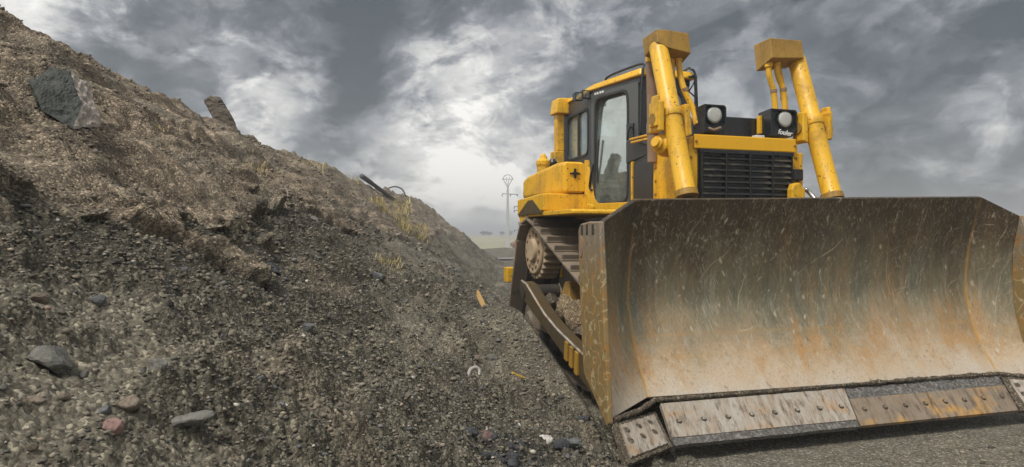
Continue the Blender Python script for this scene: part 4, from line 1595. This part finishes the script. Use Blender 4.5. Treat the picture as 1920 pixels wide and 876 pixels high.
# operator seat and console seen through the glass
bm = BM()
hexa(bm, [(-.22, 3.55, 1.70), (.22, 3.55, 1.70), (.22, 3.98, 1.70), (-.22, 3.98, 1.70)], [(-.24, 3.50, 1.92), (.24, 3.50, 1.92), (.24, 4.0, 1.90), (-.24, 4.0, 1.90)])
hexa(bm, [(-.23, 3.90, 1.88), (.23, 3.90, 1.88), (.23, 4.04, 1.88), (-.23, 4.04, 1.88)], [(-.17, 4.02, 2.52), (.17, 4.02, 2.52), (.17, 4.12, 2.52), (-.17, 4.12, 2.52)])
obj('seat', bm, 'seat', CAB, bevel=.04, seg=3)
bm = BM()
hexa(bm, [(-.16, 2.78, 1.6), (.2, 2.78, 1.6), (.2, 3.0, 1.6), (-.16, 3.0, 1.6)], [(-.14, 2.74, 2.12), (.18, 2.74, 2.12), (.18, 2.88, 2.14), (-.14, 2.88, 2.14)])
tube(bm, [(-.2, 3.3, 1.65), (-.22, 3.24, 2.05)], .014, 8)
lathe(bm, (-.22, 3.24, 2.03), (0, 0, 1), [(0, .02), (.05, .03), (.08, .02)], 10)
obj('console', bm, 'seat', CAB, bevel=.01)
# work lights at the rear corner of the roof, header marks
for x, y, z in ((-.60, 3.52, 2.875), (-.52, 3.50, 2.90)):
    bm = BM()
    hexa(bm, [(x - .045, y - .03, z - .055), (x + .045, y - .03, z - .055), (x + .045, y + .06, z - .045), (x - .045, y + .06, z - .045)],
         [(x - .045, y - .03, z + .045), (x + .045, y - .03, z + .045), (x + .045, y + .06, z + .035), (x - .045, y + .06, z + .035)])
    tube(bm, [(x, y + .03, z), (x + .08, y + .06, z + .01), (x + .12, y + .05, z - .01)], .014, 8)
    wl = obj('work_light', bm, 'black', CAB, bevel=.008)
    bm = BM()
    box(bm, x - .036, x + .036, y - .034, y - .031, z - .042, z + .034)
    obj('lens', bm, 'glass', wl)
bm = BM()
for i, wv_ in enumerate((.03, .022, .028, .02)):
    y0 = .60 + .048 * i
    box(bm, -.012, -.002, y0, y0 + wv_, 2.868, 2.893)
o = obj('header_marks', bm, 'white', CAB)
on_wall(o, (-.30, 2.62), (-.47, 3.45))
# mirror frame beyond the far corner
bm = BM()
tube(bm, [(.32, 2.56, 2.96), (.335, 2.56, 2.62)], .018, 8)
tube(bm, [(.33, 2.56, 2.97), (.24, 2.56, 2.95)], .012, 8)
tube(bm, [(.33, 2.56, 2.93), (.25, 2.57, 2.80), (.33, 2.57, 2.74)], .009, 8)
obj('mirror_bracket', bm, 'black', CAB, smooth=True)

# ---- roll bar behind the cab
bm = BM()
for sgn in (1, -1):
    hexa(bm, [(-sgn * .605, 4.24, 2.0), (-sgn * .465, 4.24, 2.0), (-sgn * .465, 4.40, 2.0), (-sgn * .605, 4.40, 2.0)],
         [(-sgn * .60, 4.24, 2.34), (-sgn * .47, 4.24, 2.34), (-sgn * .47, 4.40, 2.34), (-sgn * .60, 4.40, 2.34)])
    hexa(bm, [(-sgn * .560, 4.26, 2.341), (-sgn * .462, 4.26, 2.341), (-sgn * .462, 4.38, 2.341), (-sgn * .560, 4.38, 2.341)],
         [(-sgn * .560, 4.26, 2.81), (-sgn * .462, 4.26, 2.81), (-sgn * .462, 4.38, 2.81), (-sgn * .560, 4.38, 2.81)])
    hexa(bm, [(-sgn * .60, 4.20, 2.80), (-sgn * .40, 4.20, 2.80), (-sgn * .40, 4.42, 2.80), (-sgn * .60, 4.42, 2.80)],
         [(-sgn * .57, 4.21, 2.99), (-sgn * .40, 4.21, 3.0), (-sgn * .40, 4.42, 3.0), (-sgn * .57, 4.42, 2.99)])
box(bm, -.40, .40, 4.455, 4.56, 2.78, 2.92)
obj('roll_bar', bm, 'yellow', DZ, bevel=.014)

# ---- fenders, tanks
for sgn in (1, -1):
    def sx(a, c):
        return sorted((-sgn * a, -sgn * c))
    bm = BM()
    prism_u(bm, [(1.55, 1.475), (2.97, 1.475), (2.97, 1.515), (1.60, 1.515), (1.55, 1.50)], *sx(1.50, .66))
    FN = obj('fender', bm, 'yellow', DZ, bevel=.006)
    bm = BM()
    prism_u(bm, [(2.226, 1.520), (2.97, 1.49), (2.97, 1.655), (2.226, 1.683)], *sx(1.512, 1.062))
    obj('lower_box', bm, 'yellow', FN, bevel=.012)
    bm = BM()
    prism_u(bm, [(2.95, 1.495), (2.63, 1.632), (2.50, 1.632), (2.24, 1.50)], *sx(1.5165, 1.508))
    obj('fender_shade', bm, 'arm', FN)  # dark plate put in for the shade inside the fender opening
    bm = BM()
    prism_u(bm, [(2.224, 1.688), (3.44, 1.692), (3.42, 1.895), (3.25, 1.93), (2.45, 1.99), (2.224, 1.982)], *sx(1.30, 1.086))
    TK = obj('fuel_tank', bm, 'yellow', DZ, bevel=.035, seg=3)
    bm = BM()
    box(bm, *sx(1.285, 1.100), 2.210, 2.2225, 1.705, 1.966)
    dr = obj('tank_door', bm, 'yellow', TK, bevel=.004)
    bm = BM()
    xm = -sgn * 1.200
    box(bm, xm - .052, xm + .052, 2.198, 2.207, 1.862, 1.876)
    box(bm, xm - .010, xm + .010, 2.196, 2.206, 1.825, 1.915)
    box(bm, xm - .022, xm + .022, 2.194, 2.204, 1.858, 1.882)
    obj('latch', bm, 'black', TK)
    bm = BM()
    prism_u(bm, [(2.98, 1.475), (4.3, 1.40), (4.3, 1.60), (3.9, 1.66), (3.45, 1.68), (2.98, 1.62)], *sx(1.05, .62))
    obj('rear_body', bm, 'yellow', FN, bevel=.03)
    bm = BM()
    lathe(bm, (-sgn * .86, 3.95, 1.66), (0, 0, 1), [(0, .075), (.44, .075), (.47, .085), (.51, .085), (.54, .05), (.57, .04), (.60, .02)], 20)
    obj('filler_neck', bm, 'yellow', DZ)
    bm = BM()
    lathe(bm, (-sgn * .74, 3.95, 1.66), (0, 0, 1), [(0, .05), (.50, .055), (.54, .03)], 16)
    obj('breather', bm, 'black', DZ)
    bm = BM()
    box(bm, *sx(1.40, 1.28), 3.66, 3.80, .76, .93)
    box(bm, *sx(1.38, .60), 3.70, 3.78, .80, .90)
    obj('rear_bracket', bm, 'yellow', DZ, bevel=.01)

# ------------------------------------------------------------------ particular stones and scraps on the bank
def faceted(name, pts, mat, cuts, noise_amp, seed):
    bm = BM()
    vs = [bm.verts.new(p) for p in pts]
    bmesh.ops.convex_hull(bm, input=vs)
    for v_ in [v_ for v_ in bm.verts if not v_.link_faces]:
        bm.verts.remove(v_)
    bmesh.ops.triangulate(bm, faces=bm.faces)
    for _ in range(cuts):
        bmesh.ops.subdivide_edges(bm, edges=bm.edges, cuts=1, use_grid_fill=True)
        bmesh.ops.triangulate(bm, faces=bm.faces)
    bm.normal_update()
    right = [f.normal.x > .84 for f in bm.faces]  # faces turned right get the paler stone
    co = np.array([v_.co[:] for v_ in bm.verts])
    n_ = fbm(co[:, 0] * 7 + seed, co[:, 2] * 7 + co[:, 1] * 5, 4) + .5 * billow(co[:, 2] * 16 + seed, co[:, 1] * 14 + co[:, 0] * 9, 2)
    for v_, q in zip(bm.verts, n_):
        v_.co += v_.normal * float(q) * noise_amp
    for f, r_ in zip(bm.faces, right):
        f.material_index = int(r_ and len(mat) == 2)
    return obj(name, bm, mat)


bpts = []
for px, py, d_ in ((58, 152, 3.55), (98, 130, 3.70), (132, 135, 3.74), (152, 200, 3.64), (136, 240, 3.52), (80, 208, 3.46), (170, 160, 3.86), (186, 236, 3.72), (130, 170, 4.25), (70, 190, 4.15), (150, 230, 4.1)):
    d_ *= .972
    bpts.append(((px - 960) / 1300 * d_, d_, 1.3 + (440 - py) / 1300 * d_))
b_o = faceted('boulder', bpts, ['boulder', 'boulder_face'], 4, .016, 3.3)
tag(b_o, 'big dark grey boulder with a pale pinkish right face bedded in the upper bank', 'boulder')
sd_ = 9.70
spts = []
for px, py in ((385, 189), (394, 182), (411, 184), (424, 204), (450, 252), (408, 240)):
    for dd in (0, .16):
        d_ = sd_ + dd
        spts.append(((px - 960) / 1300 * d_, d_, 1.3 + (440 - py) / 1300 * d_))
s_o = faceted('upright_slab', spts, 'slab', 4, .020, 8.1)
tag(s_o, 'brown stone slab standing up leaning left on the crest of the bank', 'slab')

rock('broad grey stone with a flat underside overhanging two tan pebbles', -1.085, 1.62, (.062, .055, .034), 'st_grey', 31, (10, 24, 20), sink=.28, planes=12)
rock('small orange-tan pebble at the left under the broad grey stone', -1.010, 1.475, (.022, .014, .011), 'st_tan', 32, (0, 25, 30), sink=.3)
rock('small cream-tan pebble at the right under the broad grey stone', -.985, 1.525, (.016, .014, .012), 'st_tan', 33, (0, 20, 60), sink=.3)
rock('rounded pink stone low on the bank', -.857, 1.49, (.022, .022, .018), 'st_pink', 34, (0, 20, 0), sink=.2, planes=4)
rock('rounded tan stone just above the pink stone', -.882, 1.60, (.024, .024, .020), 'st_tan', 35, (0, 20, 40), sink=.25, planes=5)
rock('small blue-grey stone left of the rounded tan stone', -.909, 1.545, (.014, .013, .011), 'st_blue', 36, (0, 15, 0), sink=.25)
rock('long flat dark grey slab right of the pink stone', -.80, 1.70, (.072, .030, .017), 'st_grey', 37, (6, -10, 12), sink=.15, planes=10, dz=.005)
rock('grey wedge-shaped stone with a ridge above the long flat slab', -.897, 1.765, (.030, .034, .030), 'st_grey', 38, (20, 15, 30), sink=.35, planes=12)
rock('pale blue-grey flat stone lying on the middle slope of the bank', -1.15, 5.85, (.10, .085, .05), 'st_blue', 39, (0, 30, 35), sink=.3, planes=12)
rock('dark oblong rock sticking out of the middle of the bank', -1.404, 4.08, (.06, .05, .035), 'st_dark', 40, (0, 30, 20), sink=.35)
rock('blue-grey cobble below the middle of the bank', -.90, 3.07, (.034, .03, .026), 'st_blue', 41, (0, 20, 30), sink=.25)
rock('white stone lying in the gravel closest to the blade tip', .18, 3.78, (.045, .035, .035), 'st_white', 42, (0, 0, 20), sink=.2)
rock('blackish lump of rock touching the white stone', .262, 3.76, (.065, .045, .035), 'st_dark', 43, (0, 0, 45), sink=.25)
rock('reddish rock among the dark wet rubble', -.13, 3.50, (.055, .05, .035), 'st_red', 44, (0, 10, 45), sink=.3)
rock('dark grey rock in the gravel left of the blade tip', .345, 3.97, (.055, .045, .035), 'st_blue', 45, (0, 0, 10), sink=.25)
rock('flat brown rock in the gravel above the dark wet rubble', .10, 4.12, (.075, .055, .028), 'st_brown', 46, (0, 0, 50), sink=.25)
rock('dark wet rock under the push arm beside the blade', .47, 4.55, (.07, .05, .03), 'st_dark', 47, (0, 0, 15), sink=.25)
rock('charcoal rock in the gravel midway to the push arm', .20, 4.52, (.05, .04, .03), 'st_dark', 48, (0, 0, 80), sink=.25)
rock('tan stone half buried on the bank below the crest slab', -2.75, 6.9, (.07, .06, .05), 'st_tan', 49, (0, 30, 0), sink=.35)
rock('grey block half buried right of the big boulder', -2.35, 4.55, (.09, .07, .05), 'st_grey', 50, (0, 30, 30), sink=.35)
rock('pale stone right of the reddish rock', .02, 3.93, (.036, .03, .024), 'st_white', 51, (0, 0, 30), sink=.2)

# the dark wet rubble
for k in range(26):
    a_, r_ = random.uniform(0, 6.28), random.uniform(0, 1) ** .6 * .30
    x, y = WETX + r_ * math.cos(a_) * .8, WETY - .04 + r_ * math.sin(a_)
    q = random.uniform(.012, .034)
    rock('blackish wet stone in the patch of dark rubble at the foot of the bank', x, y, (q * 1.3, q, q * .75), 'st_dark', 300 + k, (random.uniform(-20, 20), random.uniform(-20, 20), random.uniform(0, 360)), sink=.25,
         group='blackish wet stones', sub=2, planes=6)

# loose stones, each its own object
mats = ['st_grey', 'st_brown', 'st_blue', 'st_tan', 'st_dark', 'st_white', 'st_red']
LAB = {'st_grey': 'grey', 'st_brown': 'brown', 'st_blue': 'blue-grey', 'st_tan': 'tan', 'st_dark': 'dark', 'st_white': 'whitish', 'st_red': 'reddish'}
rr_ = random.Random(99)
protos = {}
for mname in mats:
    protos[mname] = [rock_mesh(500 + 10 * mats.index(mname) + k, 1.25, 1.0, .72, planes=8, sub=2, rough=.06) for k in range(3)]
    out = []
    for bmq in protos[mname]:
        mq = bpy.data.meshes.new('stone')
        bmq.to_mesh(mq)
        bmq.free()
        mq.materials.append(M[mname])
        out.append(mq)
    protos[mname] = out
made = 0
tries = 0
while made < 120 and tries < 4000:
    tries += 1
    ang_ = rr_.uniform(R(-37), R(10))
    dist_ = math.exp(rr_.uniform(math.log(1.5), math.log(13)))
    x, y = dist_ * math.sin(ang_), dist_ * math.cos(ang_)
    lu = (x - OX) * UX + (y - OY) * UY
    lv = -(x - OX) * UY + (y - OY) * UX
    if -.4 < lv < 4.2 and lu > -1.8:
        continue
    if lv <= -.4 and lu > -1.9:
        continue
    xa, ya = np.array([x]), np.array([y])
    on_bank = bank_full(xa, ya)[0][0] > ground_full(xa, ya)[0][0]
    if x < -4.0:
        continue
    mname = rr_.choices(mats, [34, 34, 10, 10, 9, 2, 1])[0]
    q = .0098 * max(dist_ / 1.5, .8) ** .75 * math.exp(rr_.gauss(0, .33))
    o = bpy.data.objects.new('stone', rr_.choice(protos[mname]))
    COL.objects.link(o)
    o.scale = (q * rr_.uniform(.8, 1.3), q * rr_.uniform(.8, 1.2), q * rr_.uniform(.7, 1.1))
    o.location = (x, y, surf_z(x, y) + q * .15)
    o.rotation_euler = (R(rr_.uniform(-25, 25)), R(rr_.uniform(0, 40) if on_bank else rr_.uniform(-20, 20)), rr_.uniform(0, 6.28))
    where = 'lying loose on the slope of the dirt bank' if on_bank else 'lying loose in the gravel beside the bulldozer'
    tag(o, 'small %s stone %s' % (LAB[mname], where), 'stone', 'small %s stones %s' % (LAB[mname], 'on the bank' if on_bank else 'in the gravel'))
    made += 1


def tuft(label, x, y, n, hgt, spread, seed, mat='straw'):
    rg = random.Random(seed)
    bm = BM()
    for i in range(n):
        a_ = rg.uniform(0, 6.28)
        r_ = spread * math.sqrt(rg.uniform(0, 1))
        bx, by = x + r_ * math.cos(a_), y + r_ * math.sin(a_) * 1.3
        if i % 6 == 0:
            z0 = surf_z(bx, by) - .01
        zb_ = z0
        h_ = hgt * rg.uniform(.4, 1)
        lx, ly = rg.gauss(.1, .5) * h_, rg.gauss(-.1, .5) * h_
        wd = hgt * .028 + .001
        p0 = Vector((bx, by, zb_))
        p1 = Vector((bx + lx * .4, by + ly * .4, zb_ + h_ * .65))
        p2 = Vector((bx + lx * 1.2, by + ly * 1.2, zb_ + h_ * rg.uniform(.5, 1)))
        s_ = Vector((math.cos(a_), math.sin(a_), 0)) * wd
        vs = [bm.verts.new(p) for p in (p0 - s_, p0 + s_, p1 + s_ * .8, p1 - s_ * .8, p2)]
        bm.faces.new(vs[:4])
        bm.faces.new((vs[3], vs[2], vs[4]))
    return tag(obj('dry_grass', bm, mat), label, 'grass tuft')


tuft('largest clump of straw-yellow dry grass high on the far part of the bank', -2.60, 15.0, 520, .24, .42, 1)
tuft('dry grass clump hanging just right of the largest clump', -2.15, 15.3, 260, .20, .30, 2)
tuft('sparse dry grass tuft in the middle of the bank', -1.304, 7.25, 110, .11, .16, 3)
tuft('dry grass tuft on the upper slope right of the crest slab', -2.72, 7.3, 100, .09, .13, 4)
tuft('small dry grass tuft on the crest of the bank', -3.62, 12.6, 90, .15, .22, 5)
tuft('dry grass tuft on the crest just left of the dark pipe', -4.02, 17.1, 90, .16, .25, 6)
tuft('thin green-yellow tuft above and right of the big boulder', -2.55, 4.9, 90, .05, .08, 7)

bm = BM()
tube(bm, smoothpath([(-4.12, 19.0, surf_z(-4.12, 19.0) + .16), (-4.02, 19.6, surf_z(-4.02, 19.6) + .12), (-3.70, 20.6, surf_z(-3.7, 20.6) + .10), (-3.42, 21.3, surf_z(-3.42, 21.3) + .05)], 6), [.07] * 7 + [.06] * 6 + [.055] * 6, 10)
tag(obj('pipe', bm, 'wood_grey', smooth=True), 'dark pipe lying across the far crest of the bank', 'pipe')
bm = BM()
zq = surf_z(-4.05, 23.6) - .04
tube(bm, smoothpath([(-4.35, 23.6, zq - .1), (-4.28, 23.6, zq + .18), (-4.02, 23.6, zq + .30), (-3.76, 23.7, zq + .22), (-3.62, 23.7, zq - .05)], 8), .025, 6)
tag(obj('wire_loop', bm, 'wire', smooth=True), 'loop of dark wire standing up from the far crest of the bank', 'wire')
bm = BM()
zq = surf_z(-1.93, 5.9)
tube(bm, smoothpath([(-1.90, 5.86, zq - .01), (-1.925, 5.88, zq + .05), (-1.91, 5.9, zq + .11), (-1.93, 5.93, zq + .16), (-1.99, 5.95, zq + .165)], 6), [.006] * 25, 6)
tag(obj('twig', bm, 'twig', smooth=True), 'pale bent twig sticking out of the upper bank', 'twig')


def lath(name, label, cat, a, c, w_, h_, mat):
    A_, B2 = Vector((*a, surf_z(*a) + h_ * .8)), Vector((*c, surf_z(*c) + h_ * .8))
    d, s_, k_ = frame_of(B2 - A_)
    bm = BM()
    hexa(bm, [A_ - s_ * w_ - k_ * h_, A_ + s_ * w_ - k_ * h_, A_ + s_ * w_ + k_ * h_, A_ - s_ * w_ + k_ * h_],
         [B2 - s_ * w_ * .8 - k_ * h_, B2 + s_ * w_ * .8 - k_ * h_, B2 + s_ * w_ + k_ * h_, B2 - s_ * w_ + k_ * h_])
    return tag(obj(name, bm, mat, bevel=.003), label, cat)


lath('wooden_stake', 'yellow wooden stake lying at the foot of the bank near the bulldozer', 'stake', (-.50, 9.75), (-.34, 8.75), .035, .022, 'wood_yellow')
lath('wood_chip', 'small yellow strip lying in the gravel beside the push arm', 'scrap', (.00, 5.38), (.10, 5.40), .018, .010, 'scrap_yellow')
lath('plastic_scrap', 'white scrap at the top left of the bank', 'scrap', (-3.90, 5.42), (-3.82, 5.30), .035, .012, 'scrap_white')
lath('plastic_scrap', 'orange scrap just below the white scrap at the top of the bank', 'scrap', (-3.70, 5.22), (-3.64, 5.18), .022, .010, 'scrap_orange')
lath('brick_fragment', 'pale chip above and left of the big boulder', 'scrap', (-2.83, 3.87), (-2.78, 3.86), .016, .012, 'scrap_white')
bm = BM()
zq = surf_z(-.263, 4.75)
tube(bm, smoothpath([(-.30, 4.70, zq + .01), (-.285, 4.74, zq + .05), (-.25, 4.76, zq + .065), (-.225, 4.76, zq + .045), (-.225, 4.73, zq + .015)], 6), [.009, .011, .012, .013, .013, .014, .014, .014, .014, .013, .013, .013, .013, .013, .013, .013, .012, .012, .012, .011, .010, .010, .009, .008, .007], 8)
tag(obj('curled_scrap', bm, 'scrap_white', smooth=True), 'curled white scrap in the gravel at the foot of the bank', 'scrap')

# ------------------------------------------------------------------ far things: poles, shrubs, trees
def g_z(x, y):
    return float(ground_full(np.array([float(x)]), np.array([float(y)]))[0][0])


def pylon(label, x, y, top, arms):
    P = empty('power_pole', (x, y, g_z(x, y) - .1))
    tag(P, label, 'power pole')
    H_ = top - P.location.z
    bm = BM()
    hexa(bm, [(-.24, -.20, 0), (.24, -.20, 0), (.24, .20, 0), (-.24, .20, 0)], [(-.13, -.12, H_), (.13, -.12, H_), (.13, .12, H_), (-.13, .12, H_)])
    obj('mast', bm, 'concrete', P, bevel=.03)
    return P, H_


PY = 88.0
P, H_ = pylon('pale concrete power pole with a fan-shaped head standing alone beyond the bank', (952 - 960) / 1300 * PY, PY, 7.55, 1)
bm = BM()
zt = H_ - .2
for sx_ in (-1, 1):
    tube(bm, [(0, 0, zt - .1), (sx_ * .62, 0, zt + 1.1)], .05, 6)
    tube(bm, [(sx_ * .62, 0, zt + 1.1), (sx_ * .35, 0, zt + 1.45), (0, 0, zt + 1.55)], .045, 6)
    tube(bm, [(0, 0, zt), (sx_ * .22, 0, zt + 1.25)], .035, 6)
tube(bm, [(-.75, 0, zt + .98), (.75, 0, zt + .98)], .04, 6)
obj('pole_head', bm, 'galv', P)
bm = BM()
tube(bm, [(-.70, 0, zt - .85), (1.25, 0, zt - .95)], .06, 6)
for x in (-.7, .35, 1.2):
    lathe(bm, (x, 0, zt - .9), (0, 0, -1), [(0, .05), (.25, .09), (.3, .03)], 8)
obj('crossarm', bm, 'galv', P)
P2, H2 = pylon('power pole half hidden behind the rear of the bulldozer with its crossarms showing', (981 - 960) / 1300 * 110, 110, 6.6, 2)
bm = BM()
for zz in (5.75, 5.15, 2.0):
    tube(bm, [(-1.5, 0, zz - P2.location.z), (1.5, 0, zz - P2.location.z)], .09, 6)
    lathe(bm, (-1.4, 0, zz - P2.location.z), (0, 0, -1), [(0, .06), (.3, .12), (.35, .03)], 8)
obj('crossarm', bm, 'galv', P2)


def tree(name, label, cat, x, y, h_, r_, seed, mat, group=None, n=260):
    rg = random.Random(seed)
    T_ = empty(name, (x, y, g_z(x, y)))
    tag(T_, label, cat, group)
    bm = BM()
    tube(bm, [(0, 0, -.2), (.03 * h_, 0, h_ * .35), (0, 0, h_ * .7)], [.05 * h_, .035 * h_, .01 * h_], 7)
    obj('trunk', bm, 'bark', T_)
    bm = BM()
    for i in range(n):
        c_ = Vector((rg.gauss(0, .42), rg.gauss(0, .42), rg.gauss(0, .36)))
        if c_.length > 1:
            c_.normalize()
        c_ = Vector((c_.x * r_, c_.y * r_, h_ * .62 + c_.z * h_ * .40))
        q = r_ * rg.uniform(.10, .20)
        d1 = Vector((rg.gauss(0, 1), rg.gauss(0, 1), rg.gauss(0, 1))).normalized() * q
        d2 = Vector((rg.gauss(0, 1), rg.gauss(0, 1), rg.gauss(0, 1))).normalized() * q
        bm.faces.new([bm.verts.new(c_ + d1), bm.verts.new(c_ + d2), bm.verts.new(c_ - d1), bm.verts.new(c_ - d2)])
    obj('crown', bm, mat, T_)
    return T_


for k, (px, D_, h_, r_, lb) in enumerate([(908, 228, 1.7, 1.5, 'dark tree on the far horizon, leftmost of the row behind the bank'), (917, 232, 1.5, 1.3, 'dark tree on the far horizon, second from the left'),
                                          (941, 240, 1.9, 1.0, 'dark tree on the far horizon just left of the power pole'), (957, 236, 2.0, .9, 'dark tree on the far horizon just right of the power pole')]):
    tree('far_tree', lb, 'tree', (px - 960) / 1300 * D_, D_, h_, r_, 40 + k, 'leaf', 'trees on the far horizon', 160)
tree('shrub', 'round rust-orange shrub between the power pole and the bulldozer', 'shrub', (969 - 960) / 1300 * 72, 72, 1.1, .62, 60, 'leaf_rust', None, 420)

# ------------------------------------------------------------------ haze
bm = BM()
box(bm, -3200, 3200, -3200, 3200, -22, 12)
m = bpy.data.materials.new('haze')
m.use_nodes = True
nt = m.node_tree
nt.nodes.clear()
pv = nt.nodes.new('ShaderNodeVolumePrincipled')
pv.inputs['Color'].default_value = (.93, .95, .98, 1)
pv.inputs['Density'].default_value = .0042
pv.inputs['Anisotropy'].default_value = .2
ou = nt.nodes.new('ShaderNodeOutputMaterial')
nt.links.new(pv.outputs[0], ou.inputs['Volume'])
tag(obj('haze', bm, m), kind='stuff')
